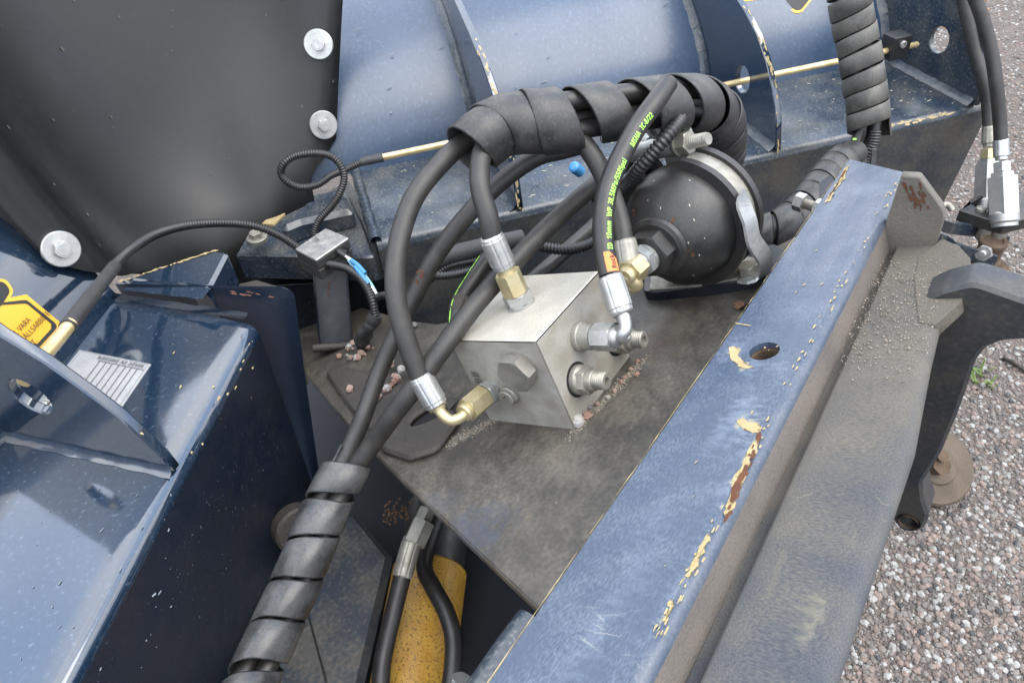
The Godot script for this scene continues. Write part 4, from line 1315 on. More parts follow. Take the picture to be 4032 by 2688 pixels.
	st = begin()
	rows = []
	
	var ins: Array = [Vector3(0.3142, 0.636, -0.5582), Vector3(0.2707, 0.6372, -0.4911), Vector3(0.2218, 0.6387, -0.4156), Vector3(0.1729, 0.6401, -0.3401), Vector3(0.1185, 0.6417, -0.2561), Vector3(0.0641, 0.6433, -0.1722), Vector3(-0.0011, 0.6452, -0.0715)]
	var outs: Array = [Vector3(0.3592, 0.6576, -0.5295), Vector3(0.3176, 0.6598, -0.4612), Vector3(0.2722, 0.663, -0.3834), Vector3(0.2287, 0.667, -0.3044), Vector3(0.1735, 0.6682, -0.221), Vector3(0.1182, 0.6694, -0.1377), Vector3(0.0506, 0.6702, -0.0385)]
	for i in ins.size():
		var p: Vector3 = ins[i]
		var q: Vector3 = outs[i]
		rows.append(PackedVector3Array([p - DX * 0.004 - DN * 0.006, p + DX * 0.0035 - DN * 0.0055, p + DX * 0.0065 + DN * 0.0004, p + DX * 0.0085 + DN * 0.0008, p + DX * 0.014, p.lerp(q, 0.35), p.lerp(q, 0.7), q - DX * 0.010, q - DX * 0.0055 - DN * 0.0012, q - DX * 0.002 - DN * 0.004, q - DN * 0.010 - DX * 0.002, q - DN * 0.085 - DX * 0.034]))
	grid(st, rows, false, 1, true)
	obj("side_plate", st, M.side_plate, t)
	# far gusset closing the beam, and the flat lug beside it
	
	st = begin()
	plate(st, rounded([Vector3(0.3065, 0.7072, -0.5622), Vector3(0.3181, 0.7097, -0.5548), Vector3(0.3385, 0.686, -0.5411), Vector3(0.3421, 0.6778, -0.5386), Vector3(0.3429, 0.6506, -0.5375), Vector3(0.3287, 0.6313, -0.5464), Vector3(0.3067, 0.5988, -0.56), Vector3(0.3055, 0.6378, -0.5615)], [0.0, 0.004, 0.008, 0.01, 0.012, 0.0, 0.0, 0.0]), -DZ * 0.010, 0.001)
	var gu := obj("gusset", st, M.dirty_plate, t)
	var gst := begin()
	for i in 34:
		var p: Vector3 = Vector3(0.3185, 0.7075, -0.5542).lerp(Vector3(0.3306, 0.6891, -0.546), rng.randf()) - DX * rng.randf() * 0.014 - DN * rng.randf() * 0.006
		fleck(gst, p, DZ, DN, rng.randf_range(0.001, 0.004), 0.0008)
	stuff(obj("rust_chip", gst, M.rust_spot, gu))
	
	st = begin()
	plate(st, rounded([Vector3(0.3065, 0.6496, -0.4935), Vector3(0.3233, 0.6477, -0.5254), Vector3(0.3419, 0.6508, -0.5387), Vector3(0.3505, 0.6521, -0.5452), Vector3(0.3535, 0.6585, -0.5225), Vector3(0.3511, 0.6629, -0.5002), Vector3(0.336, 0.6648, -0.4708), Vector3(0.3188, 0.6653, -0.4443), Vector3(0.2917, 0.6612, -0.4231), Vector3(0.2836, 0.6565, -0.4318)], [0.0, 0.0, 0.0, 0.006, 0.008, 0.012, 0.01, 0.01, 0.0, 0.0]), -DN * 0.012, 0.0006)
	obj("lug", st, M.mud, t)
	# hooked arm below the side plate
	
	st = begin()
	plate(st, rounded([Vector3(0.2942, 0.6468, -0.4637), Vector3(0.3081, 0.667, -0.4551), Vector3(0.3233, 0.6809, -0.4455), Vector3(0.352, 0.6769, -0.4268), Vector3(0.3808, 0.6786, -0.4082), Vector3(0.3899, 0.6488, -0.4017), Vector3(0.3615, 0.6423, -0.42), Vector3(0.3506, 0.635, -0.4269), Vector3(0.3438, 0.6242, -0.4311), Vector3(0.3418, 0.609, -0.4321), Vector3(0.3435, 0.5864, -0.4306), Vector3(0.3454, 0.5455, -0.4286), Vector3(0.3462, 0.5001, -0.4272), Vector3(0.3431, 0.4539, -0.4283), Vector3(0.3493, 0.432, -0.4239), Vector3(0.3572, 0.4142, -0.4185), Vector3(0.3583, 0.3958, -0.4173), Vector3(0.3532, 0.381, -0.4204), Vector3(0.3432, 0.3766, -0.4268), Vector3(0.3298, 0.3948, -0.4358), Vector3(0.3243, 0.4848, -0.4411), Vector3(0.3157, 0.5599, -0.4481)], 0.016, 4), -DZ * 0.035, 0.003, [circle(Vector3(0.3456, 0.3943, -0.4256), DZ, 0.0088, 22)])
	obj("hook_arm", st, M.arm_paint, t)
	st = begin()
	lathe(st, Vector3(0.3454, 0.3943, -0.4252), -DZ, [[0.0, 0.0089], [0.034, 0.0089]], 22, false, -1)
	obj("hook_hole", st, M.rust, t)
	st = begin()
	plate(st, rounded([Vector3(0.3052, 0.6357, -0.482), Vector3(0.3313, 0.642, -0.492), Vector3(0.3548, 0.65, -0.4912), Vector3(0.3518, 0.6515, -0.4808), Vector3(0.3452, 0.6516, -0.4709), Vector3(0.3216, 0.6439, -0.4704), Vector3(0.3049, 0.6397, -0.4647)], 0.004), -DN * 0.02, 0.003)
	obj("arm_weld", st, M.dark_mud, t)
	# web under the deck edge, then added near-black sheets painting the shade inside
	st = begin()
	plate(st, [Vector3(-0.0125, 0.5632, -0.2536), Vector3(-0.1879, 0.4475, -0.4987), Vector3(-0.0904, 0.3086, -0.4925), Vector3(0.0935, 0.3993, -0.1818)], DX * 0.01 - DZ * 0.01, 0.001)
	plate(st, [Vector3(-0.0125, 0.5632, -0.2536), Vector3(-0.016, 0.2709, -0.4043), Vector3(0.1215, 0.3427, -0.2927), Vector3(0.1304, 0.6376, -0.1386)], -DZ * 0.01, 0.001)
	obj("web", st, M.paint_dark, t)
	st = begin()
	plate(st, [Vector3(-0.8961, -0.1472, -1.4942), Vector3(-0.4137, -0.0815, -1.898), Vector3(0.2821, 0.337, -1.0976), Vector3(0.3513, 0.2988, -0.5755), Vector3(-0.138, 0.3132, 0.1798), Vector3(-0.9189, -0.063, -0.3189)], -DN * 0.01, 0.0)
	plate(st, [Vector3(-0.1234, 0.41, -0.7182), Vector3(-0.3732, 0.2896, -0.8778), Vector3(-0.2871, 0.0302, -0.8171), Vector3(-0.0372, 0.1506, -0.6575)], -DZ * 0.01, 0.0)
	obj("shade_sheet", st, M.void_shade, t)
	# under-beam end showing at the lower edge of the beam
	st = begin()
	tube(st, [Vector3(-0.02, 0.6121, -0.2232), Vector3(-0.0323, 0.6117, -0.2072), Vector3(-0.0572, 0.6121, -0.1705)], 0.012, 18)
	obj("beam_gusset", st, M.paint_dusty, t)
	# crossbar, upright post and hinge plates behind the block
	
	st = begin()
	plate(st, rounded([Vector3(-0.4445, 0.4602, -0.8739), Vector3(-0.2363, 0.4602, -0.8455), Vector3(-0.271, 0.4602, -0.9436), Vector3(-0.3127, 0.4602, -1.041), Vector3(-0.381, 0.4602, -1.0231), Vector3(-0.4062, 0.4602, -0.9475), Vector3(-0.4425, 0.4602, -0.9134)], [0.002, 0.008, 0.0, 0.01, 0.02, 0.008, 0.0]), -UP * 0.045, 0.003)
	obj("hinge_plate", st, M.paint_dusty, t)
	
	st = begin()
	plate(st, [Vector3(-0.3784, 0.4642, -1.0162), Vector3(-0.4035, 0.4642, -0.9411), Vector3(-0.4236, 0.4642, -0.947), Vector3(-0.3926, 0.4642, -1.0232)], -UP * 0.05, 0.001)
	obj("chipped_edge", st, M.cream, t)
	st = begin()
	plate(st, rounded([Vector3(-0.3763, 0.4902, -0.8927), Vector3(-0.3521, 0.4902, -0.9575), Vector3(-0.2977, 0.4902, -0.978), Vector3(-0.2731, 0.4902, -0.9239), Vector3(-0.3469, 0.4902, -0.9028), Vector3(-0.3654, 0.4902, -0.8892)], 0.008), -UP * 0.035, 0.007)
	obj("knuckle", st, M.paint_dusty, t)
	
	st = begin()
	var pb := Vector3(-0.3103, 0.3525, -0.7909)
	var pu := Vector3(-0.3081, 0.4514, -0.8548)
	var px := Vector3(0.959, -0.1682, -0.2279)
	var pz := Vector3(0.2827, 0.5163, 0.8084)
	plate(st, rounded([pb - px * 0.022 - pz * 0.012, pb + px * 0.026 - pz * 0.012, pb + px * 0.026 + pz * 0.03, pb - px * 0.022 + pz * 0.03], 0.004), pu - pb, 0.001)
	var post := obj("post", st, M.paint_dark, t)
	edge_chips("paint_chip", M.rust_spot, post, pb.lerp(pu, 0.6) + pz * 0.0305, pb.lerp(pu, 0.75) + pz * 0.0305, pz, 5, 0.0018, 0.004)
	st = begin()
	bead(st, pb - px * 0.03 + pz * 0.034, pb + px * 0.03 + pz * 0.032, 0.0055, Vector3.ZERO)
	obj("post_weld", st, M.deck_pad, t)
	st = begin()
	plate(st, [Vector3(-0.5265, 0.3902, -0.9795), Vector3(-0.4501, 0.3902, -1.0797), Vector3(-0.3477, 0.3902, -1.1902), Vector3(-0.2387, 0.3902, -0.9786), Vector3(-0.2377, 0.3902, -0.8872), Vector3(-0.4582, 0.3902, -0.8875)], -UP * 0.2, 0.001)
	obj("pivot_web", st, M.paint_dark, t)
	# brown hinge plate by the near wing's end
	
	st = begin()
	plate(st, rounded([Vector3(-0.4492, 0.4457, -0.8186), Vector3(-0.4059, 0.4457, -0.8313), Vector3(-0.3703, 0.4457, -0.8129), Vector3(-0.3525, 0.4457, -0.7758), Vector3(-0.3284, 0.4457, -0.7133), Vector3(-0.3131, 0.4457, -0.6696), Vector3(-0.3617, 0.4457, -0.6831), Vector3(-0.4336, 0.4457, -0.7759)], 0.004), -UP * 0.06, 0.003)
	obj("hinge_plate", st, M.deck_pad, t)

func rubber_flap() -> void:
	
	var t := thing("rubber_flap", "big black rubber flap bridging the corner between both wings", "rubber flap", Vector3(-0.5089, 0.4978, -0.8425))
	var foot: Array = [Vector3(-0.6091, 0.7031, -0.6741), Vector3(-0.5653, 0.6656, -0.6617), Vector3(-0.5461, 0.6427, -0.6547), Vector3(-0.5317, 0.6217, -0.6474), Vector3(-0.5149, 0.5939, -0.6639), Vector3(-0.5031, 0.5716, -0.6855), Vector3(-0.5372, 0.5147, -0.7614), Vector3(-0.5177, 0.4948, -0.8121), Vector3(-0.4837, 0.4669, -0.8838), Vector3(-0.4484, 0.4581, -0.9321), Vector3(-0.4193, 0.4587, -0.9549), Vector3(-0.3806, 0.482, -0.9921), Vector3(-0.3374, 0.5125, -1.0293), Vector3(-0.3133, 0.5344, -1.0642)]
	var w := path(foot, 0.012)
	var rows: Array = []
	var n: int = w.count
	for i in n:
		var row := PackedVector3Array()
		var f := float(i) / (n - 1)
		# the upper edge falls towards the near end
		var s: float = (w.p[i] - Vector3(-0.3189, 0.5422, -0.5989)).dot(EL)
		var high := 0.175
		for q in [[0.18, 0.175, 0.09, 0.28], [0.09, 0.28, -0.07, 0.385], [-0.07, 0.385, -0.33, 0.46], [-0.33, 0.46, -0.6, 0.5]]:
			if s < q[0]:
				high = lerpf(q[1], q[3], clampf((q[0] - s) / (q[0] - q[2]), 0.0, 1.0))
		high = (high - (w.p[i].y - 0.54222)) / 0.92
		for k in range(-4, 15):
			var h := k * high / 14.0
			if k < 0:
				h = k * 0.045
				h *= smoothstep(0.44, 0.52, f) * (1.0 - smoothstep(0.86, 0.90, f))
			var away: Vector3 = (Vector3(-0.9957, 0, -0.093).lerp(Vector3(-0.2911, 0, -0.9567), smoothstep(0.35, 0.85, f))).normalized()
			var lean := lerpf(0.045, 0.10, smoothstep(0.3, 0.6, f)) * (1.0 - exp(-maxf(h, 0.0) * 5.0)) + h * lerpf(0.08, 0.22, smoothstep(0.3, 0.6, f))
			lean *= 1.0 - 0.5 * smoothstep(0.8, 1.0, f)
			var dent := -0.016 * exp(-pow((f - 0.80) / 0.10, 2.0)) * exp(-pow((h - 0.10) / 0.10, 2.0)) + 0.014 * exp(-pow((f - 0.62) / 0.12, 2.0)) * exp(-pow((h - 0.10) / 0.12, 2.0))
			row.append(w.p[i] + ER * maxf(h, 0.0) * 0.30 * smoothstep(0.72, 1.0, f) + UP * (h * 0.92 + 0.012 * sin(f * 9.0) * h) + away * (lean + dent))
		rows.append(row)
	var st := begin()
	grid(st, rows, false, 1, true)
	var back: Array = []
	for r in rows:
		var q := PackedVector3Array()
		for p in r:
			q.append(p + Vector3(-0.7748, 0, -0.6323) * 0.008)
		back.append(q)
	grid(st, back, false, 2)
	var foot_edge: Array = []
	for i in n:
		foot_edge.append(PackedVector3Array([rows[i][0], back[i][0]]))
	grid(st, foot_edge, false, 3)
	grid(st, [rows[-1], back[-1]], false, 4)
	obj("sheet", st, M.rubber, t)
	# dried drips and dust specks
	st = begin()
	for i in 70:
		var a := rng.randi_range(14, rows.size() - 3)
		var k := rng.randi_range(5, 14)
		var p: Vector3 = rows[a][k].lerp(rows[a + 1][k + 1], rng.randf())
		var nn: Vector3 = (rows[a + 1][k] - rows[a][k]).cross(rows[a][k + 1] - rows[a][k]).normalized()
		if nn.dot(CAM - p) < 0.0:
			nn = -nn
		var s := rng.randf_range(0.0006, 0.0016)
		var tall := 14.0 if i > 54 and a > rows.size() * 0.8 else 1.6
		fleck(st, p + nn * 0.0008, nn, UP, s * tall, s)
	stuff(obj("dust_mark", st, M.dust_mark, t))
	# washers with bolts
	
	var where := ["upper silver bolt and washer on the right edge of the black flap", "lower silver bolt and washer on the right edge of the black flap", "silver bolt and washer at the lower left of the black flap"]
	var k2 := 0
	for q in [[Vector3(-0.3114, 0.6708, -1.0877), 0.021, Vector3(0.1902, 0.3548, 0.9154)], [Vector3(-0.323, 0.5649, -1.0492), 0.021, Vector3(0.4426, 0.3037, 0.8437)], [Vector3(-0.521, 0.626, -0.6595), 0.0195, Vector3(0.7381, 0.3081, 0.6002)]]:
		bolt_washer(where[k2], q[0], q[2], q[1])
		k2 += 1
	bolt_washer("dirty bolt and washer under the corrugated conduit on the hinge plate", Vector3(-0.406, 0.4836, -0.8772), UP, 0.015)

func bolt_washer(label: String, at: Vector3, nrm: Vector3, r: float) -> void:
	var t := thing("flap_bolt", label, "bolt", at, "bolts with large washers")
	var st := begin()
	lathe(st, at - nrm * 0.004, nrm, [[0.0, r], [0.0055, r], [0.0065, r - 0.001], [0.0065, 0.004]], 36)
	obj("washer", st, M.zinc_dull if r < 0.018 else M.zinc, t)
	st = begin()
	hexa(st, at + nrm * 0.0025, nrm, 0.0072, 0.0165)
	lathe(st, at + nrm * 0.0095, nrm, [[0.0, 0.0072], [0.0006, 0.0066]], 20)
	obj("bolt_head", st, M.zinc_dull if r < 0.018 else M.zinc, t)

# ---------------------------------------------------------------- the valve block
func valve_block() -> void:
	var t := thing("valve_block", "square aluminium hydraulic valve block with hoses screwed into three sides", "valve block", Vector3(0.0092, 0.5242, -0.5106))
	var o := Vector3(0.0178, 0.5439, -0.4387)
	var W := 0.1049
	var H := 0.0978
	var D := 0.1123
	var b := 0.0015
	var st := begin()
	# top with its bevelled rim, then the four sides
	plate(st, [o + DN * H, o + DN * H - DX * W, o + DN * H - DX * W - DZ * D, o + DN * H - DZ * D], -DN * 0.0024, b)
	var body := obj("block_top", st, M.aluminium, t)
	st = begin()
	var c := [o + DN * (H - 0.0024), o + DN * (H - 0.0024) - DX * W, o + DN * (H - 0.0024) - DX * W - DZ * D, o + DN * (H - 0.0024) - DZ * D]
	for i in 4:
		var p: Vector3 = c[i]
		var q: Vector3 = c[(i + 1) % 4]
		var e := (q - p).normalized()
		var nn := e.cross(DN)
		if nn.dot(p - (o - DX * W * 0.5 - DZ * D * 0.5)) < 0.0:
			nn = -nn
		var rows: Array = []
		for k in 2:
			var y := DN * (-(H - 0.0024) * k)
			rows.append(PackedVector3Array([p + y + e * 0.0 - nn * b, p + y + e * b, q + y - e * b, q + y - nn * b]))
		grid(st, rows, false, -1, true)
	obj("block_side", st, M.aluminium_side, t)
	# front: big blanking cap, small plug, stamped letters
	
	st = begin()
	lathe(st, Vector3(-0.0256, 0.5968, -0.4678), DZ, [[0.0, 0.0165], [0.0025, 0.0165], [0.0028, 0.015]], 36)
	hexa(st, Vector3(-0.027, 0.5969, -0.4657), DZ, 0.0125, 0.0315, DN)
	obj("blanking_cap", st, M.cap_grey, t)
	st = begin()
	lathe(st, Vector3(-0.0387, 0.5566, -0.4755), DZ, [[0.0, 0.0098], [0.004, 0.0098], [0.005, 0.0088], [0.005, 0.0078]], 28)
	lathe(st, Vector3(-0.0414, 0.5566, -0.4713), DZ, [[0.0, 0.0082], [0.003, 0.0082], [0.0037, 0.0075], [0.0037, 0.0034], [0.0005, 0.0033]], 28)
	obj("screw_plug", st, M.zinc_dull, t)
	st = begin()
	lathe(st, Vector3(-0.0394, 0.5566, -0.4745), DZ, [[0.0, 0.0034], [0.0004, 0.0034]], 6)
	obj("plug_socket", st, M.gap, t)
	st = begin()
	flat_text(st, "BB", Vector3(-0.0681, 0.5521, -0.4945), Vector3(-0.3241, 0.9183, -0.2274), -DX, 0.0085, true)
	obj("stamped_letters", st, M.cap_grey, t)
	# right side: two cartridge valves in their counterbores
	
	for q in [[Vector3(0.0228, 0.5754, -0.4703), "cartridge_valve"], [Vector3(0.0632, 0.5685, -0.5284), "cartridge_valve"]]:
		var p: Vector3 = q[0]
		st = begin()
		lathe(st, p + DX * 0.0002, DX, [[0.0, 0.0162], [0.0004, 0.0162]], 36)
		var cv := obj("counterbore", st, M.gap, t)
		st = begin()
		lathe(st, p, DX, [[0.0, 0.0138], [0.005, 0.0138], [0.007, 0.0125], [0.0075, 0.0118]], 32)
		hexa(st, p + DX * 0.0055, DX, 0.009, 0.0235, DN)
		lathe(st, p + DX * 0.0142, DX, [[0.0, 0.0098], [0.005, 0.0098], [0.006, 0.0088], [0.0065, 0.0074]], 30)
		var ca := obj("cartridge", st, M.zinc_dull, t)
		st = begin()
		thread(st, p + DX * 0.020, DX, 0.012, 0.0082, 0.0020, 0.0038)
		lathe(st, p + DX * 0.027, DX, [[0.0, 0.0042], [0.0002, 0.0042]], 6)
		obj("adjusting_screw", st, M.zinc_dull, ca)

# one end fitting: adapter, nut, bent pipe, crimped ferrule
func ferrule(t: Node3D, a: Vector3, b: Vector3, r: float, m: Material) -> void:
	var st := begin()
	var l := a.distance_to(b)
	lathe(st, a, b - a, [[0.0, r * 0.80], [0.0015, r * 0.94], [0.004, r * 0.97], [0.0045, r], [l * 0.86, r], [l * 0.88, r * 0.93], [l * 0.97, r * 0.93], [l, r * 0.9], [l, r * 0.6]], 96, false, 8, 0.05)
	obj("ferrule", st, m, t)

func hose(called: String, label: String, pts: Array, r: float, m: Material, group := "") -> Array:
	var t := thing(called, label, "hydraulic hose", pts[0], group)
	var st := begin()
	var w := tube(st, pts, r)
	obj("hose_line", st, m, t)
	return [t, w]

func hoses() -> void:
	var st: SurfaceTool
	# 1: from the gold elbow on the front of the block, in a big arc up into the wrap
	
	var h := hose("hydraulic_hose", "thick black hose arcing left from the gold elbow up into the wrap", [Vector3(-0.1181, 0.5907, -0.4707), Vector3(-0.1257, 0.6168, -0.4844), Vector3(-0.132, 0.6463, -0.5038), Vector3(-0.1317, 0.6705, -0.5256), Vector3(-0.1257, 0.6908, -0.5525), Vector3(-0.1134, 0.7086, -0.5802), Vector3(-0.0929, 0.7221, -0.6059), Vector3(-0.068, 0.7311, -0.6333), Vector3(-0.0346, 0.7351, -0.6554)], 0.0093, M.hose)
	var t: Node3D = h[0]
	ferrule(t, Vector3(-0.1181, 0.5907, -0.4707), Vector3(-0.1049, 0.5663, -0.4564), 0.0112, M.zinc)
	st = begin()
	tube(st, [Vector3(-0.0787, 0.5568, -0.4564), Vector3(-0.0841, 0.5558, -0.4497), Vector3(-0.0925, 0.5566, -0.4458), Vector3(-0.1, 0.5613, -0.4495), Vector3(-0.1049, 0.5663, -0.4564)], 0.0052, 18, 0.002)
	lathe(st, Vector3(-0.1049, 0.5663, -0.4564), Vector3(0.0049, -0.005, 0.0069), [[0.0, 0.0088], [0.003, 0.0088], [0.0038, 0.0066], [0.006, 0.0056]], 28)
	obj("elbow", st, M.brass, t)
	st = begin()
	hexa(st, Vector3(-0.0787, 0.5568, -0.4564), Vector3(0.0149, -0.0042, -0.0215), 0.025405, 0.021)
	lathe(st, Vector3(-0.082, 0.5577, -0.4516), Vector3(0.0149, -0.0042, -0.0215), [[0.0, 0.0075], [0.002, 0.0088], [0.009, 0.0088]], 28)
	obj("union_nut", st, M.brass, t)
	st = begin()
	hexa(st, Vector3(-0.0639, 0.5526, -0.4778), Vector3(0.0073, -0.0024, -0.0091), 0.009, 0.0215)
	lathe(st, Vector3(-0.0591, 0.551, -0.4838), Vector3(0.0073, -0.0024, -0.0091), [[0.0, 0.0115], [0.008, 0.0125]], 30)
	obj("adapter", st, M.zinc, t)
	# 2: second arc behind it, running down to the wrapped bundle
	h = hose("hydraulic_hose", "black hose arcing behind the big arc and down to the lower wrap", [Vector3(0.0468, 0.6954, -0.6813), Vector3(0.0226, 0.6924, -0.6769), Vector3(-0.0039, 0.6865, -0.6765), Vector3(-0.0405, 0.6685, -0.6645), Vector3(-0.0801, 0.6412, -0.6439), Vector3(-0.113, 0.6087, -0.6258), Vector3(-0.1386, 0.5743, -0.6065), Vector3(-0.163, 0.539, -0.5864), Vector3(-0.1837, 0.5096, -0.5585), Vector3(-0.1964, 0.4924, -0.5191), Vector3(-0.2055, 0.489, -0.475), Vector3(-0.2125, 0.4879, -0.4439), Vector3(-0.2231, 0.4791, -0.4163)], 0.0093, M.hose)
	t = h[0]
	st = begin()
	for i in 9:
		fleck(st, Vector3(-0.1281, 0.5991, -0.6059) + Vector3(rng.randf_range(-0.006, 0.006), rng.randf_range(-0.010, 0.010), 0.0), Vector3(0.1663, 0.5906, 0.7896), UP, rng.randf_range(0.001, 0.003), 0.001)
	stuff(obj("rust_stain", st, M.rust_spot, t))
	# 3: long diagonal
	h = hose("hydraulic_hose", "straight black hose running diagonally in front of the block corner", [Vector3(0.099, 0.6508, -0.7255), Vector3(0.0624, 0.6514, -0.6831), Vector3(0.0237, 0.6453, -0.6412), Vector3(-0.0148, 0.6385, -0.592), Vector3(-0.0428, 0.6282, -0.5605), Vector3(-0.0695, 0.6184, -0.5269), Vector3(-0.0979, 0.6024, -0.4903), Vector3(-0.1207, 0.5822, -0.4705), Vector3(-0.1464, 0.5542, -0.4597), Vector3(-0.1715, 0.5213, -0.4552), Vector3(-0.1936, 0.4976, -0.4405), Vector3(-0.2101, 0.4833, -0.4102)], 0.0093, M.hose)
	# 4: a hose far behind the block
	h = hose("hydraulic_hose", "black hose passing behind the block down to the deck", [Vector3(0.1068, 0.5235, -0.8539), Vector3(0.0624, 0.5149, -0.8026), Vector3(0.0268, 0.5072, -0.7663), Vector3(-0.0086, 0.4996, -0.7301), Vector3(-0.0456, 0.4912, -0.6929), Vector3(-0.0823, 0.48, -0.6533)], 0.0093, M.hose_dark)
	h = hose("hydraulic_hose", "short hose with a green stripe between the diagonal hose and block", [Vector3(-0.0619, 0.5836, -0.6538), Vector3(-0.0772, 0.574, -0.6307), Vector3(-0.0898, 0.5636, -0.6137), Vector3(-0.0955, 0.5559, -0.5996), Vector3(-0.0979, 0.5441, -0.582)], 0.0088, M.hose_dark)
	t = h[0]
	st = begin()
	hose_text(st, "————————", h[1], 0.004, 0.0088, Vector3(0.8123, 0.5415, 0.2166), 0.010, 0.8)
	obj("green_stripe", st, M.green, t)
	ferrule(t, Vector3(-0.0889, 0.5643, -0.6157), Vector3(-0.0966, 0.5536, -0.5974), 0.0100, M.deck_pad)
	# 5: out of the top of the block
	
	h = hose("hydraulic_hose", "black hose rising from the fitting on top of the block", [Vector3(-0.0459, 0.6767, -0.5503), Vector3(-0.0478, 0.6949, -0.558), Vector3(-0.0525, 0.7096, -0.5709), Vector3(-0.0541, 0.7206, -0.5861), Vector3(-0.0509, 0.7323, -0.6077), Vector3(-0.04, 0.7396, -0.6339)], 0.0093, M.hose)
	t = h[0]
	ferrule(t, Vector3(-0.0475, 0.6813, -0.5514), Vector3(-0.0373, 0.6507, -0.5443), 0.0115, M.zinc)
	st = begin()
	lathe(st, Vector3(-0.0247, 0.6127, -0.5354), DN, [[0.0, 0.0138], [0.003, 0.0138], [0.0035, 0.012]], 36)
	hexa(st, Vector3(-0.0257, 0.6157, -0.5361), DN, 0.0095, 0.0245, DX)
	obj("adapter", st, M.zinc, t)
	st = begin()
	hexa(st, Vector3(-0.0286, 0.6246, -0.5382), DN, 0.0225, 0.0215, Vector3(0.3899, 0.3308, 0.8594))
	lathe(st, Vector3(-0.0355, 0.6452, -0.543), DN, [[0.0, 0.0078], [0.008, 0.0078]], 28)
	obj("union_nut", st, M.brass, t)
	# 6: printed hose into the right side
	
	h = hose("hydraulic_hose", "hose with green print and an orange tag beside the block", [Vector3(0.0542, 0.6615, -0.508), Vector3(0.0513, 0.6752, -0.5256), Vector3(0.0517, 0.6897, -0.544), Vector3(0.0556, 0.7041, -0.5627), Vector3(0.0637, 0.7165, -0.5812), Vector3(0.0755, 0.7284, -0.6008), Vector3(0.091, 0.7408, -0.6239), Vector3(0.1077, 0.7511, -0.6437), Vector3(0.123, 0.7574, -0.6693)], 0.0092, M.hose_dark)
	t = h[0]
	ferrule(t, Vector3(0.0542, 0.6615, -0.508), Vector3(0.0627, 0.6386, -0.4852), 0.0112, M.zinc)
	st = begin()
	tube(st, [Vector3(0.0578, 0.6179, -0.477), Vector3(0.0648, 0.6213, -0.4725), Vector3(0.0613, 0.6251, -0.4702), Vector3(0.0647, 0.63, -0.4722), Vector3(0.0647, 0.6348, -0.4792), Vector3(0.0627, 0.6386, -0.4852)], 0.0056, 18, 0.002)
	lathe(st, Vector3(0.0627, 0.6386, -0.4852), Vector3(0.002, -0.0038, 0.006), [[0.0, 0.0088], [0.0022, 0.0088], [0.003, 0.0062]], 28)
	obj("elbow", st, M.zinc, t)
	st = begin()
	hexa(st, Vector3(0.0406, 0.6096, -0.4879), DX, 0.020, 0.022, DN)
	lathe(st, Vector3(0.0546, 0.6164, -0.4789), DX, [[0.0, 0.0094], [0.005, 0.0094], [0.007, 0.0078], [0.009, 0.0062]], 28)
	obj("union_nut", st, M.zinc, t)
	st = begin()
	lathe(st, Vector3(0.0265, 0.6029, -0.4969), DX, [[0.0, 0.0135], [0.005, 0.0135], [0.006, 0.0125], [0.0175, 0.0118]], 36)
	obj("adapter", st, M.zinc_dull, t)
	st = begin()
	var upv := Vector3(-0.8493, 0.2892, 0.4417)
	var s0 := 0.0205
	for q in [["ID", 0.0], ["10mm", 0.0093], ["WP", 0.0300], ["38,5MPa/5585psi", 0.0411], ["MSHA", 0.101], ["IC-8/22", 0.121]]:
		hose_text(st, q[0], h[1], s0 + q[1], 0.0092, upv, 0.0050, 0.82)
	obj("green_print", st, M.green, t)
	# orange tag with a handwritten word
	var w: Dictionary = h[1]
	st = begin()
	var quad: Array = []
	for i in 9:
		var s := 0.001 + 0.0022 * i
		var col := PackedVector3Array()
		for j in 9:
			var aa := lerpf(-0.55, 0.75, j / 8.0)
			if i > 5:
				aa = lerpf(lerpf(-0.55, 0.6, (i - 5) / 4.5), 0.75, j / 8.0)
			var c := at_len(w, s)
			var top: Vector3 = (upv - c[1] * upv.dot(c[1])).normalized()
			var out_: Vector3 = (c[1] as Vector3).cross(top)
			col.append(c[0] + (out_ * cos(aa) + top * sin(aa)) * 0.00945)
		quad.append(col)
	grid(st, quad)
	var tag := obj("orange_tag", st, M.orange, t)
	st = begin()
	hose_text(st, "Rock", w, 0.0030, 0.0096, upv, 0.0046, 0.85)
	obj("tag_writing", st, M.print, tag)
	# 7: from the wrap down behind the printed hose to the gold elbow at the accumulator
	
	h = hose("hydraulic_hose", "black hose dropping from the wrap to the gold elbow by the accumulator", [Vector3(0.0226, 0.7285, -0.6555), Vector3(0.0384, 0.7187, -0.6478), Vector3(0.0527, 0.7033, -0.6322), Vector3(0.0647, 0.682, -0.6097), Vector3(0.0718, 0.6633, -0.5893), Vector3(0.0744, 0.6476, -0.5726)], 0.0093, M.hose)
	t = h[0]
	ferrule(t, Vector3(0.0747, 0.6512, -0.5759), Vector3(0.0781, 0.6274, -0.5574), 0.0112, M.zinc_dull)
	st = begin()
	tube(st, [Vector3(0.0781, 0.6274, -0.5574), Vector3(0.0785, 0.622, -0.5524), Vector3(0.0795, 0.6186, -0.5468), Vector3(0.0831, 0.6211, -0.5439), Vector3(0.075, 0.6312, -0.5466), Vector3(0.0799, 0.6307, -0.553)], 0.0068, 18, 0.002)
	obj("elbow", st, M.brass, t)

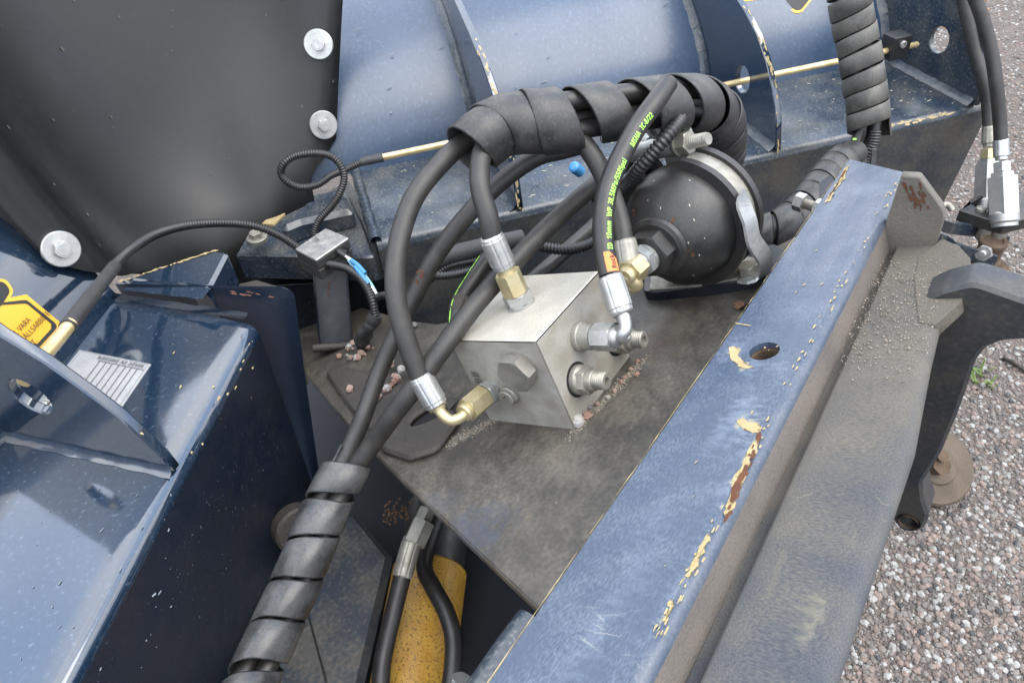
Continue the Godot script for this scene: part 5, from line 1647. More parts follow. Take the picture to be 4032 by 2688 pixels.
# ---------------------------------------------------------------- the accumulator
func accumulator() -> void:
	
	var c := Vector3(0.1426, 0.6251, -0.6361)
	var ax := Vector3(-0.6016, 0.0541, 0.797)
	var up := Vector3(-0.2707, 0.9248, -0.2672)
	var sd := ax.cross(up)
	var R := 0.0603
	var t := thing("accumulator", "round black hydraulic accumulator held by a clamp behind the block", "accumulator", c - up * R)
	var st := begin()
	var prof: Array = []
	for i in 41:
		var a := -PI / 2 + PI * i / 40.0
		prof.append([R * sin(a), maxf(R * cos(a), 0.0001)])
	lathe(st, c, ax, prof, 56, true)
	obj("shell", st, M.black_paint, t)
	st = begin()
	lathe(st, c, ax, [[R * 0.90, 0.031], [R * 0.975, 0.030], [R * 1.0, 0.027], [R * 1.01, 0.026]], 40)
	hexa(st, c + ax * (R * 0.99), ax, 0.018, 0.040, up)
	obj("neck", st, M.black_paint, t)
	st = begin()
	lathe(st, c + ax * (R + 0.0179), ax, [[0.0, 0.0140], [0.0008, 0.0140]], 32)
	obj("neck_bore", st, M.gap, t)
	st = begin()
	hexa(st, c + ax * (R + 0.020), ax, 0.011, 0.0265, sd)
	lathe(st, c + ax * (R + 0.018), ax, [[0.0, 0.0145], [0.004, 0.0145]], 32)
	lathe(st, c + ax * (R + 0.030), ax, [[0.0, 0.0122], [0.004, 0.0122]], 32)
	obj("adapter", st, M.zinc, t)
	st = begin()
	hexa(st, c + ax * (R + 0.033), ax, 0.018, 0.0235, up)
	lathe(st, c + ax * (R + 0.05), ax, [[0.0, 0.0095], [0.005, 0.0095], [0.008, 0.0072]], 28)
	obj("union_nut", st, M.brass, t)
	st = begin()
	for i in 7:
		var d := (ax * rng.randf_range(0.5, 0.9) + up * rng.randf_range(-0.2, 0.7) + sd * rng.randf_range(-0.6, 0.6)).normalized()
		fleck(st, c + d * (R + 0.0002), d, up.rotated(ax, rng.randf() * 3.0), rng.randf_range(0.0015, 0.0038), rng.randf_range(0.001, 0.0025))
	stuff(obj("paint_chip", st, M.rust_spot, t))
	st = begin()
	for i in 22:
		var d := (ax * rng.randf_range(0.2, 0.9) + up * rng.randf_range(-0.6, 0.8) + sd * rng.randf_range(-0.8, 0.8)).normalized()
		fleck(st, c + d * (R + 0.0001), d, up, rng.randf_range(0.0006, 0.0016), 0.0005)
	stuff(obj("dirt_speck", st, M.speck, t))
	# clamp: steel band with a rubber lip along each side, tightening bolt on top, strap end and foot
	var k := thing("pipe_clamp", "galvanised band clamp with rubber lips round the black accumulator", "clamp", c - up * R)
	st = begin()
	var band: Array = []
	for i in 61:
		var a := TAU * (i / 60.0) * 0.86 + TAU * 0.10
		var e := up * cos(a) + sd * sin(a)
		band.append(PackedVector3Array([c + e * (R + 0.0058) - ax * 0.026, c + e * (R + 0.0058) + ax * 0.002]))
	grid(st, band, false, 1)
	obj("band", st, M.zinc_dull, k)
	for side in [-0.031, 0.001]:
		st = begin()
		var lip: Array = []
		for i in 61:
			var a := TAU * (i / 60.0) * 0.88 + TAU * 0.075
			var e := up * cos(a) + sd * sin(a)
			var p: Vector3 = c + ax * side
			lip.append(PackedVector3Array([p + e * (R - 0.004), p + e * (R + 0.0095), p + e * (R + 0.0095) + ax * 0.0085, p + e * (R - 0.004) + ax * 0.0085, p + e * (R - 0.004)]))
		grid(st, lip, false, -1)
		fan(st, lip[0], false)
		fan(st, lip[-1], true)
		obj("rubber_lip", st, M.hose_dark, k)
	# folded ears with the bolt through them
	
	var b0 := Vector3(0.1017, 0.6679, -0.7074)
	var bd := Vector3(0.6307, 0.4436, 0.6367)
	var L := 0.093633
	st = begin()
	thread(st, b0 + bd * L * 0.76, bd, L * 0.24, 0.0066, 0.0026)
	obj("clamp_bolt_thread", st, M.zinc_dull, k)
	st = begin()
	hexa(st, b0 + bd * L * 0.63, bd, 0.013, 0.0205)
	lathe(st, b0 + bd * (L * 0.60), bd, [[0.0, 0.0115], [0.0025, 0.0125], [0.004, 0.0125]], 30)
	obj("clamp_nut", st, M.zinc_dull, k)
	st = begin()
	lathe(st, b0 - bd * 0.004, bd, [[0.0, 0.0105], [L * 0.62, 0.0105]], 30)
	var e0 := b0 + bd * L * 0.36
	plate(st, rounded([e0 + up * 0.013, e0 + bd * 0.032 + up * 0.010, e0 + bd * 0.032 - up * 0.026, e0 - up * 0.026], 0.004), -ax * 0.02, 0.002)
	plate(st, rounded([b0 + up * 0.013 - bd * 0.01, b0 + bd * 0.02 + up * 0.013, b0 + bd * 0.02 - up * 0.02, b0 - up * 0.02 - bd * 0.01], 0.004), -ax * 0.02, 0.002)
	obj("clamp_ear", st, M.zinc, k)
	# strap end: a folded strip standing off the band, then down to the foot
	st = begin()
	
	var strip: Array = [Vector3(0.189, 0.6764, -0.6064), Vector3(0.1878, 0.6662, -0.5971), Vector3(0.1931, 0.6526, -0.5879), Vector3(0.1975, 0.6358, -0.5812), Vector3(0.2105, 0.6141, -0.5813), Vector3(0.2115, 0.5954, -0.5809), Vector3(0.2032, 0.5894, -0.5813), Vector3(0.1975, 0.586, -0.5877)]
	var sw := path(strip, 0.004)
	var rows: Array = []
	for i in sw.count:
		var f: float = float(i) / (sw.count - 1)
		var p: Vector3 = sw.p[i]
		var wd := 0.0115 * smoothstep(-0.04, 0.12, f)
		var v := Vector3(0.6756, -0.2199, -0.7037)
		v = (v - sw.t[i] * v.dot(sw.t[i])).normalized()
		var o2: Vector3 = sw.t[i].cross(v).normalized() * 0.0014
		rows.append(PackedVector3Array([p - v * wd + o2, p + v * wd + o2, p + v * wd - o2, p - v * wd - o2]))
	grid(st, rows, true, -1)
	fan(st, rows[0])
	fan(st, rows[-1], true)
	obj("strap_end", st, M.zinc, k)
	
	st = begin()
	plate(st, rounded([Vector3(0.11, 0.5443, -0.6323), Vector3(0.1552, 0.5649, -0.6084), Vector3(0.1949, 0.581, -0.5959), Vector3(0.2228, 0.591, -0.5928), Vector3(0.2238, 0.5852, -0.6191), Vector3(0.1879, 0.5591, -0.6795), Vector3(0.1242, 0.5341, -0.696)], 0.004), -DN * 0.003, 0.0008)
	obj("foot_plate", st, M.zinc_dull, k)
	st = begin()
	lathe(st, Vector3(0.205, 0.583, -0.5996), DN, [[0.0, 0.0135], [0.002, 0.0135]], 32)
	hexa(st, Vector3(0.2044, 0.5848, -0.6), DN, 0.008, 0.0185)
	obj("foot_bolt", st, M.zinc_dull, k)
	# dark blue carrier plate below
	var cp := thing("carrier_plate", "dark blue steel strip under the accumulator clamp on the deck", "steel plate", Vector3(0.1592, 0.5479, -0.6223))
	st = begin()
	plate(st, rounded([Vector3(0.1052, 0.539, -0.6364), Vector3(0.1141, 0.544, -0.6277), Vector3(0.1712, 0.5692, -0.6013), Vector3(0.2231, 0.5902, -0.5853), Vector3(0.2553, 0.5991, -0.593), Vector3(0.2431, 0.5819, -0.649), Vector3(0.1161, 0.5259, -0.7081)], [0.006, 0.004, 0.0, 0.0, 0.0, 0.0, 0.0]), -DN * 0.013, 0.001)
	obj("strip", st, M.paint_dark, cp)

# ---------------------------------------------------------------- spiral wraps
func wraps() -> void:
	var st: SurfaceTool
	# big loose wrap arching over the block
	
	var pA: Array = [Vector3(-0.0645, 0.7303, -0.6175), Vector3(-0.0462, 0.7375, -0.632), Vector3(-0.028, 0.7407, -0.6428), Vector3(0.0104, 0.737, -0.6489), Vector3(0.0569, 0.7342, -0.663), Vector3(0.1037, 0.728, -0.6809), Vector3(0.1414, 0.7196, -0.7028), Vector3(0.176, 0.7, -0.7348), Vector3(0.1972, 0.665, -0.7585), Vector3(0.2088, 0.6206, -0.7867), Vector3(0.2106, 0.5796, -0.8037), Vector3(0.2052, 0.5445, -0.8122)]
	var t := thing("spiral_wrap", "loose grey spiral hose wrap arching above the valve block", "spiral wrap", pA[0])
	var w := path(pA, 0.004)
	var ref := Vector3(0.0501, 0.6215, 0.7818)
	# distance along the path where each turn crosses the front
	var at := func(p: Vector3) -> float:
		var best := INF
		var s := 0.0
		for i in w.count:
			var d: float = w.p[i].distance_to(p)
			if d < best:
				best = d
				s = w.len * i / (w.count - 1)
		return s
	var cross: Array = [Vector3(-0.0496, 0.7348, -0.6293), Vector3(-0.0211, 0.7405, -0.6431), Vector3(0.0104, 0.737, -0.6489), Vector3(0.0594, 0.7343, -0.6633), Vector3(0.113, 0.726, -0.6865), Vector3(0.1512, 0.7145, -0.7124), Vector3(0.1818, 0.6935, -0.7428)]
	var turns: Array = []
	var radii := [0.0265, 0.0275, 0.029, 0.0265, 0.0285, 0.0275, 0.0275]
	var s_first: float = at.call(cross[0])
	turns.append([s_first - 0.012, -0.72, 0.020, 0.026])
	turns.append([s_first - 0.007, -0.45, 0.024, 0.034])
	for i in cross.size():
		var s: float = at.call(cross[i])
		turns.append([s, i, radii[i], 0.040 if i < 2 else 0.037])
		if i + 1 < cross.size():
			turns.append([(s + at.call(cross[i + 1])) * 0.5, i + 0.5, radii[i], 0.037])
	var s_end: float = turns[-1][0]
	for i in 8:
		turns.append([s_end + 0.011 * (i + 1), 6.0 + 0.5 * (i + 1), 0.0285, 0.024])
	st = begin()
	spiral(st, w, turns, ref, 0.0026, 0.0004)
	obj("wrap_band", st, M.wrap, t)
	# hoses inside it
	var inner := thing("hose_bundle", "black hoses bundled inside the loose spiral wrap above the block", "hose bundle", pA[2])
	for q in [[0.011, 0.006], [-0.010, 0.009], [0.0, -0.011]]:
		var pts: Array = []
		for i in range(1, pA.size()):
			pts.append(pA[i] + UP * q[0] + ref.cross(Vector3.RIGHT) * q[1])
		st = begin()
		tube(st, pts, 0.0093)
		obj("hose_line", st, M.hose_dark, inner)
	# wrap curving from behind the accumulator to the right
	
	var pB: Array = [Vector3(0.2403, 0.5019, -0.7762), Vector3(0.2665, 0.5068, -0.7757), Vector3(0.2953, 0.5147, -0.778), Vector3(0.3304, 0.5209, -0.8062), Vector3(0.3654, 0.5244, -0.8523), Vector3(0.4048, 0.5239, -0.9017), Vector3(0.4372, 0.5183, -0.9394)]
	t = thing("spiral_wrap", "dark spiral wrap coming out from behind the accumulator beside the beam", "spiral wrap", pB[0])
	w = path(pB, 0.004)
	st = begin()
	spiral(st, w, even_turns(0.0, 0.0275, int(w.len / 0.0275), 0.1, 0.0228, 0.0262, 0.15, -1.0), ref, 0.0022)
	obj("wrap_band", st, M.wrap, t)
	st = begin()
	tube(st, pB, 0.019)
	obj("hose_line", st, M.hose_dark, t)
	var pC: Array = [Vector3(0.4765, 0.5086, -0.9805), Vector3(0.4734, 0.5321, -0.9947), Vector3(0.4675, 0.567, -1.0123), Vector3(0.4593, 0.6037, -1.0314), Vector3(0.449, 0.6422, -1.052), Vector3(0.4367, 0.6819, -1.0667), Vector3(0.4247, 0.7227, -1.0825), Vector3(0.4151, 0.7567, -1.099)]
	t = thing("spiral_wrap", "tight dusty spiral wrap standing upright before the far blue wing", "spiral wrap", pC[1])
	w = path(pC, 0.004)
	st = begin()
	spiral(st, w, even_turns(0.018, 0.0262, int((w.len - 0.02) / 0.0262) , 0.15, 0.0275, 0.0247, 0.12, 1.0), ref, 0.0024)
	obj("wrap_band", st, M.wrap_dusty, t)
	for q in [-0.011, 0.009]:
		var pts: Array = [Vector3(0.4125, 0.4895, -0.9117), Vector3(0.4461, 0.4995, -0.9567), Vector3(0.4672, 0.5093, -0.9805)]
		pts += pC.slice(1)
		for i in pts.size():
			pts[i] += Vector3.RIGHT * q
		st = begin()
		tube(st, pts, 0.0093)
		var hl := obj("hose_line", st, M.hose_dark, t)
	st = begin()
	corrugated(st, [Vector3(0.4737, 0.5343, -0.9698), Vector3(0.4727, 0.5207, -0.9642), Vector3(0.4693, 0.5094, -0.9605), Vector3(0.4635, 0.4925, -0.9583)], 0.008, 0.004)
	obj("inner_conduit", st, M.conduit, t)
	st = begin()
	plate(st, rounded([Vector3(0.4629, 0.5209, -0.9434), Vector3(0.4701, 0.5203, -0.9434), Vector3(0.4708, 0.4959, -0.9349), Vector3(0.4635, 0.4965, -0.9349)], 0.001), Vector3(0, 0, -0.003), 0.0005)
	obj("cable_tie_tail", st, M.wrap, t)
	st = begin()
	plate(st, [Vector3(0.4371, 0.5336, -0.9532), Vector3(0.442, 0.5333, -0.9532), Vector3(0.4418, 0.5233, -0.9495), Vector3(0.4364, 0.5237, -0.9495)], Vector3(0, 0, -0.001), 0.0)
	obj("green_print", st, M.green, t)
	# near wrap at the lower left
	var pD: Array = [Vector3(-0.1951, 0.5036, -0.4579), Vector3(-0.2025, 0.4982, -0.439), Vector3(-0.2187, 0.4816, -0.4094), Vector3(-0.2341, 0.4642, -0.3657), Vector3(-0.2496, 0.4503, -0.3251), Vector3(-0.2609, 0.4445, -0.2854), Vector3(-0.2689, 0.4421, -0.249), Vector3(-0.2764, 0.4378, -0.2177)]
	t = thing("spiral_wrap", "scuffed pale grey spiral wrap running down to the lower edge", "spiral wrap", pD[1])
	w = path(pD, 0.004)
	var td: Array = []
	var ss := 0.004
	for i in 21:
		td.append([ss, 0.35 + i * 0.5, 0.0215 if i > 0 else 0.020, 0.0365 if i > 1 else 0.022])
		ss += 0.0193 if i != 10 and i != 11 else 0.0250
	st = begin()
	spiral(st, w, td, ref, 0.0026)
	obj("wrap_band", st, M.wrap_pale, t)
	for q in [-0.009, 0.009]:
		var pts: Array = []
		for i in range(1, pD.size()):
			pts.append(pD[i] + Vector3.RIGHT * q)
		st = begin()
		tube(st, pts, 0.0088)
		obj("hose_line", st, M.hose_dark, t)

# ---------------------------------------------------------------- corrugated conduits, cable clamp
func conduits() -> void:
	var st: SurfaceTool
	
	var t := thing("cable_conduit", "corrugated black conduit looping over the flap from the near rod", "conduit", Vector3(-0.47, 0.6041, -0.6443))
	st = begin()
	corrugated(st, [Vector3(-0.47, 0.6041, -0.6443), Vector3(-0.4743, 0.598, -0.6723), Vector3(-0.474, 0.5925, -0.7011), Vector3(-0.4735, 0.5764, -0.754), Vector3(-0.4564, 0.5611, -0.7953), Vector3(-0.4246, 0.5422, -0.8276), Vector3(-0.3916, 0.5232, -0.8465), Vector3(-0.3608, 0.5056, -0.8462), Vector3(-0.3338, 0.4865, -0.8375)], 0.0058, 0.0036)
	obj("conduit_tube", st, M.conduit, t)
	st = begin()
	lathe(st, Vector3(-0.4452, 0.6322, -0.5167), Vector3(-0.0245, -0.0294, -0.1373), [[0.0, 0.0076], [0.074091, 0.0078], [0.075516, 0.0068], [0.14248, 0.0070]], 22)
	obj("tape_sleeve", st, M.tape, t)
	t = thing("cable_conduit", "corrugated conduit hanging from the front of the cable clamp", "conduit", Vector3(-0.3075, 0.4818, -0.8149))
	st = begin()
	corrugated(st, [Vector3(-0.3075, 0.4818, -0.8149), Vector3(-0.2893, 0.4859, -0.7996), Vector3(-0.2566, 0.4902, -0.7788), Vector3(-0.2341, 0.485, -0.7554), Vector3(-0.2231, 0.4699, -0.7358), Vector3(-0.2214, 0.4521, -0.7265)], 0.0058, 0.0036)
	obj("conduit_tube", st, M.conduit, t)
	st = begin()
	tube(st, [Vector3(-0.2213, 0.4533, -0.7277), Vector3(-0.2252, 0.445, -0.7266), Vector3(-0.2324, 0.4348, -0.7304), Vector3(-0.2436, 0.4139, -0.7378), Vector3(-0.2523, 0.3903, -0.7428)], 0.0085, 12, 0.004, true, 0.3)
	tube(st, [Vector3(-0.2252, 0.445, -0.7266), Vector3(-0.2325, 0.4351, -0.724), Vector3(-0.247, 0.4187, -0.7283), Vector3(-0.2553, 0.3917, -0.7371)], 0.007, 12, 0.004, true, 0.3)
	obj("torn_tape", st, M.tape, t)
	
	t = thing("cable_conduit", "corrugated conduit making a loop in front of the flap edge", "conduit", Vector3(-0.2569, 0.5404, -0.9723))
	st = begin()
	corrugated(st, [Vector3(-0.2569, 0.5404, -0.9723), Vector3(-0.2763, 0.5373, -0.9615), Vector3(-0.2979, 0.5365, -0.9458), Vector3(-0.3168, 0.5329, -0.9278), Vector3(-0.3356, 0.5393, -0.912), Vector3(-0.3482, 0.5534, -0.9037), Vector3(-0.353, 0.5677, -0.9028), Vector3(-0.3447, 0.5822, -0.9029), Vector3(-0.3289, 0.5884, -0.9096), Vector3(-0.304, 0.5892, -0.912), Vector3(-0.2834, 0.5825, -0.9142), Vector3(-0.2713, 0.5695, -0.9099), Vector3(-0.2689, 0.5535, -0.9024), Vector3(-0.2787, 0.5347, -0.8916), Vector3(-0.2964, 0.5164, -0.8873), Vector3(-0.312, 0.5036, -0.8814), Vector3(-0.3211, 0.4901, -0.8754), Vector3(-0.322, 0.4792, -0.8722)], 0.0054, 0.0034)
	obj("conduit_tube", st, M.conduit, t)
	
	st = begin()
	lathe(st, Vector3(-0.2595, 0.5401, -0.9719), Vector3(0.013, 0.0008, -0.0025), [[0.0, 0.0062], [0.0066444, 0.0062], [0.0067773, 0.0066], [0.033289, 0.0066]], 22)
	obj("tape_sleeve", st, M.tape, t)
	# clamp: two plastic halves under a zinc plate with one bolt, on the post
	
	var k := thing("cable_clamp", "black plastic cable clamp with zinc top plate on the blue post", "clamp", Vector3(-0.3326, 0.4733, -0.8145))
	st = begin()
	plate(st, rounded([Vector3(-0.3326, 0.5033, -0.8145), Vector3(-0.2978, 0.5033, -0.7852), Vector3(-0.2621, 0.5033, -0.8332), Vector3(-0.2989, 0.5033, -0.8606)], 0.003), -UP * 0.0028, 0.001)
	obj("top_plate", st, M.zinc, k)
	st = begin()
	plate(st, rounded([Vector3(-0.3326, 0.5003, -0.8145), Vector3(-0.2978, 0.5003, -0.7852), Vector3(-0.2621, 0.5003, -0.8332), Vector3(-0.2989, 0.5003, -0.8606)], 0.002), -UP * 0.013, 0.0008)
	plate(st, rounded([Vector3(-0.3326, 0.4858, -0.8145), Vector3(-0.2978, 0.4858, -0.7852), Vector3(-0.2621, 0.4858, -0.8332), Vector3(-0.2989, 0.4858, -0.8606)], 0.002), -UP * 0.016, 0.0008)
	obj("plastic_half", st, M.tape, k)
	st = begin()
	hexa(st, Vector3(-0.3005, 0.5033, -0.8344), UP, 0.0055, 0.0125)
	lathe(st, Vector3(-0.3005, 0.5033, -0.8344), UP, [[0.0, 0.009], [0.001, 0.009]], 28)
	obj("clamp_bolt", st, M.zinc, k)
	st = begin()
	
	lathe(st, Vector3(-0.2868, 0.4868, -0.7994), Vector3(0.8023, 0, 0.597), [[0.0, 0.0075], [0.0003, 0.0075]], 24)
	lathe(st, Vector3(-0.2696, 0.4868, -0.8224), Vector3(0.8023, 0, 0.597), [[0.0, 0.0075], [0.0003, 0.0075]], 24)
	obj("cable_hole", st, M.gap, k)
	# thin conduit with repaired blue wires
	t = thing("cable_conduit", "short conduit with spliced light blue wires beside the clamp", "conduit", Vector3(-0.2696, 0.4868, -0.8224))
	st = begin()
	corrugated(st, [Vector3(-0.2696, 0.4868, -0.8224), Vector3(-0.2733, 0.4967, -0.8104), Vector3(-0.2618, 0.4966, -0.7976), Vector3(-0.2577, 0.4963, -0.7936)], 0.0042, 0.003)
	obj("conduit_tube", st, M.conduit, t)
	st = begin()
	tube(st, [Vector3(-0.2588, 0.4972, -0.7944), Vector3(-0.2477, 0.495, -0.7837), Vector3(-0.2359, 0.4866, -0.7702), Vector3(-0.2254, 0.4784, -0.7567), Vector3(-0.2209, 0.471, -0.7503)], 0.0024, 10, 0.003)
	tube(st, [Vector3(-0.2572, 0.4966, -0.7912), Vector3(-0.2494, 0.492, -0.7795), Vector3(-0.2386, 0.4838, -0.7648), Vector3(-0.2266, 0.4783, -0.7525), Vector3(-0.2187, 0.4727, -0.7453)], 0.0022, 10, 0.003)
	obj("blue_wire", st, M.blue_pale, t)
	st = begin()
	tube(st, [Vector3(-0.2518, 0.5001, -0.7839), Vector3(-0.2429, 0.4982, -0.7761), Vector3(-0.2322, 0.492, -0.7645)], 0.0032, 10, 0.003)
	tube(st, [Vector3(-0.2459, 0.4967, -0.7746), Vector3(-0.2353, 0.491, -0.7607), Vector3(-0.2273, 0.4847, -0.7515)], 0.0030, 10, 0.003)
	obj("wire_sleeve", st, M.blue, t)
	st = begin()
	tube(st, [Vector3(-0.261, 0.4987, -0.7955), Vector3(-0.255, 0.498, -0.79), Vector3(-0.2486, 0.4977, -0.782)], 0.002, 8, 0.003)
	obj("white_wire", st, M.white, t)
	st = begin()
	tube(st, [Vector3(-0.2258, 0.4809, -0.7509), Vector3(-0.2205, 0.4763, -0.7471), Vector3(-0.2178, 0.4705, -0.7434)], 0.002, 8, 0.003)
	obj("white_wire", st, M.white, t)
	# conduits behind the arcs
	t = thing("cable_conduit", "thin shiny corrugated conduit crossing behind the two hose arcs", "conduit", Vector3(-0.1652, 0.5045, -0.6698))
	st = begin()
	corrugated(st, [Vector3(-0.2201, 0.469, -0.7419), Vector3(-0.2028, 0.4827, -0.7285), Vector3(-0.1834, 0.4953, -0.7007), Vector3(-0.1694, 0.5011, -0.6799), Vector3(-0.1596, 0.5106, -0.6757), Vector3(-0.146, 0.526, -0.6837), Vector3(-0.1335, 0.5356, -0.6866), Vector3(-0.1125, 0.5446, -0.6961), Vector3(-0.0869, 0.5471, -0.7001), Vector3(-0.0614, 0.5497, -0.7042)], 0.0050, 0.0034)
	obj("conduit_tube", st, M.conduit, t)
	t = thing("cable_conduit", "thin corrugated conduit hooked round the taped cable end", "conduit", Vector3(-0.1324, 0.5532, -0.6756))
	st = begin()
	corrugated(st, [Vector3(-0.1491, 0.5354, -0.6785), Vector3(-0.1439, 0.5425, -0.6786), Vector3(-0.1356, 0.5516, -0.6806), Vector3(-0.1324, 0.5568, -0.6815), Vector3(-0.1326, 0.5548, -0.6743), Vector3(-0.1249, 0.551, -0.6713), Vector3(-0.1052, 0.5502, -0.672), Vector3(-0.0803, 0.5523, -0.6756), Vector3(-0.0604, 0.5545, -0.6789), Vector3(-0.0455, 0.5558, -0.6839)], 0.0050, 0.0034)
	obj("conduit_tube", st, M.conduit, t)
	t = thing("taped_cable", "thick cable end wrapped in black tape behind the block", "cable", Vector3(-0.1274, 0.5491, -0.6991))
	st = begin()
	tube(st, [Vector3(-0.1326, 0.5468, -0.6967), Vector3(-0.1222, 0.5509, -0.7012), Vector3(-0.1016, 0.555, -0.7062), Vector3(-0.076, 0.5576, -0.7103), Vector3(-0.0453, 0.5605, -0.7151), Vector3(-0.0251, 0.5591, -0.722)], 0.0108, 20, 0.005)
	obj("taped_sleeve", st, M.tape, t)
	t = thing("cable_conduit", "wide corrugated conduit running behind the top fitting to the printed hose", "conduit", Vector3(-0.0156, 0.5445, -0.7296))
	st = begin()
	corrugated(st, [Vector3(-0.0282, 0.5493, -0.7331), Vector3(-0.0105, 0.5437, -0.7293), Vector3(0.0183, 0.5348, -0.7299), Vector3(0.0441, 0.5322, -0.7361), Vector3(0.0659, 0.5351, -0.747), Vector3(0.0855, 0.5399, -0.7593)], 0.0068, 0.0042)
	obj("conduit_tube", st, M.conduit, t)
	t = thing("cable_conduit", "corrugated conduit rising past the clamp bolt into the loose wrap", "conduit", Vector3(0.0927, 0.6306, -0.7069))
	st = begin()
	corrugated(st, [Vector3(0.0498, 0.6401, -0.6855), Vector3(0.0595, 0.6365, -0.6762), Vector3(0.0737, 0.6483, -0.6608), Vector3(0.0852, 0.6653, -0.65), Vector3(0.0966, 0.6897, -0.6391), Vector3(0.1075, 0.7037, -0.6389), Vector3(0.1197, 0.7158, -0.644), Vector3(0.1316, 0.7218, -0.6569), Vector3(0.1422, 0.7197, -0.6828)], 0.0072, 0.0044)
	obj("conduit_tube", st, M.conduit, t)

# ---------------------------------------------------------------- things at the right
func right_side() -> void:
	var st: SurfaceTool
	# hanging hoses with their quick couplings on a black block
	
	var c1 := Vector3(0.7032, 0.3914, -0.9779)
	var c2 := Vector3(0.7152, 0.3739, -1.0439)
	for q in [["hydraulic_hose", "nearer hanging hose at the right edge ending in a silver coupling", [Vector3(0.621, 0.6808, -1.1391), Vector3(0.6413, 0.6505, -1.1266), Vector3(0.6595, 0.6152, -1.1094), Vector3(0.674, 0.5771, -1.0896), Vector3(0.684, 0.5388, -1.0692), Vector3(0.6954, 0.4975, -1.053), Vector3(0.7014, 0.4631, -1.0358)], c1, 1.0],
		["hydraulic_hose", "farther hanging hose at the right edge mostly hidden by its neighbour", [Vector3(0.6611, 0.6435, -1.216), Vector3(0.6754, 0.5991, -1.1904), Vector3(0.6894, 0.559, -1.1687), Vector3(0.7034, 0.5204, -1.1416), Vector3(0.7153, 0.4846, -1.1235), Vector3(0.7188, 0.4512, -1.1004)], c2, 0.82]]:
		var h := hose(q[0], q[1], q[2], 0.0095, M.hose)
		var t: Node3D = h[0]
		var c: Vector3 = q[3]
		var a: Vector3 = q[2][-1]
		var k: float = q[4]
		var l := a.distance_to(c)
		var d := (c - a).normalized()
		st = begin()
		lathe(st, a - d * 0.006, d, [[0.0, 0.0100], [0.002, 0.0108], [l * 0.27, 0.0108], [l * 0.28, 0.0085], [l * 0.33, 0.0085]], 48, false, 12, 0.03)
		obj("ferrule", st, M.zinc if k == 1.0 else M.zinc_dull, t)
		st = begin()
		hexa(st, a + d * l * 0.30, d, l * 0.16, 0.0215)
		obj("union_nut", st, M.zinc if k == 1.0 else M.brass, t)
		var cp := thing("quick_coupling", "nearer silver quick coupling on the black block" if k == 1.0 else "farther silver quick coupling, half hidden, on the black block", "coupling", c - UP * 0.03, "quick couplings at the right edge")
		st = begin()
		hexa(st, a + d * l * 0.47, d, 0.012, 0.029)
		obj("collar", st, M.zinc, cp)
		st = begin()
		hexa(st, a + d * l * 0.54, d, l * 0.62, 0.038 * (1.0 if k == 1.0 else 0.9))
		obj("body", st, M.zinc, cp)
		st = begin()
		lathe(st, a + d * l * 1.10, d, [[0.0, 0.0185], [0.004, 0.0205], [0.016, 0.0205], [0.019, 0.018], [0.024, 0.018]], 40)
		obj("sleeve", st, M.zinc, cp)
	
	var b := thing("coupling_block", "black steel block with round sockets carrying the quick couplings", "coupling block", Vector3(0.6507, 0.3545, -0.9964))
	st = begin()
	plate(st, rounded([Vector3(0.6507, 0.3745, -0.9964), Vector3(0.6684, 0.3745, -1.0095), Vector3(0.7062, 0.3745, -1.0335), Vector3(0.811, 0.3745, -1.0308), Vector3(0.8407, 0.3745, -0.9883), Vector3(0.6997, 0.3745, -0.9525), Vector3(0.6761, 0.3745, -0.971)], 0.002), -UP * 0.02, 0.0012, [circle(Vector3(0.6934, 0.3745, -1.0116), UP, 0.0165, 26)])
	obj("block", st, M.black_paint, b)
	st = begin()
	lathe(st, Vector3(0.6821, 0.3745, -0.9926), UP, [[0.0, 0.008], [0.004, 0.0075], [0.0055, 0.004]], 24)
	obj("pin_head", st, M.zinc_dull, b)
	st = begin()
	for p in [Vector3(0.6892, 0.3545, -0.9733), Vector3(0.7048, 0.3545, -0.9618)]:
		lathe(st, p, -UP, [[0.0, 0.011], [0.02, 0.011]], 24)
	obj("socket_stub", st, M.zinc_dull, b)
	# pivot pin, fork bar and base
	
	var p := thing("pivot_pin", "rusty round pivot pin standing in its base at the right edge", "pivot pin", Vector3(0.6916, 0.2855, -0.9492))
	var pp := Vector3(0.6916, 0.3455, -0.9492)
	st = begin()
	lathe(st, pp, -UP, [[0.0, 0.013], [-0.002, 0.0135], [-0.002, 0.019], [0.0, 0.0205], [0.005, 0.0205], [0.006, 0.0185], [0.030, 0.018], [0.034, 0.021], [0.045, 0.022]], 40)
	obj("pin", st, M.rust, p)
	st = begin()
	lathe(st, pp - UP * 0.044, -UP, [[0.0, 0.026], [0.003, 0.036], [0.012, 0.042], [0.03, 0.043]], 44)
	obj("pin_base", st, M.rust, p)
	var f := thing("fork_lever", "grey steel lever bars reaching the rusty pivot pin", "lever", Vector3(0.6374, 0.3761, -0.9731))
	
	for q in [[Vector3(0.604, 0.3786, -0.9731), Vector3(0.6275, 0.3736, -0.9634), Vector3(0.7014, 0.3435, -0.9885), Vector3(0.7362, 0.3291, -0.9779)], [Vector3(0.5857, 0.3763, -0.9427), Vector3(0.6075, 0.3716, -0.9333), Vector3(0.6185, 0.3648, -0.9212), Vector3(0.6755, 0.3489, -0.904)]]:
		st = begin()
		var rows: Array = []
		for v in q:
			rows.append(PackedVector3Array([v, v - UP * 0.02, v - UP * 0.02 - Vector3(0, 0, 0.006), v - Vector3(0, 0, 0.006)]))
		grid(st, rows, true, -1)
		fan(st, rows[0])
		fan(st, rows[-1], true)
		obj("lever_bar", st, M.paint_dusty, f)
	st = begin()
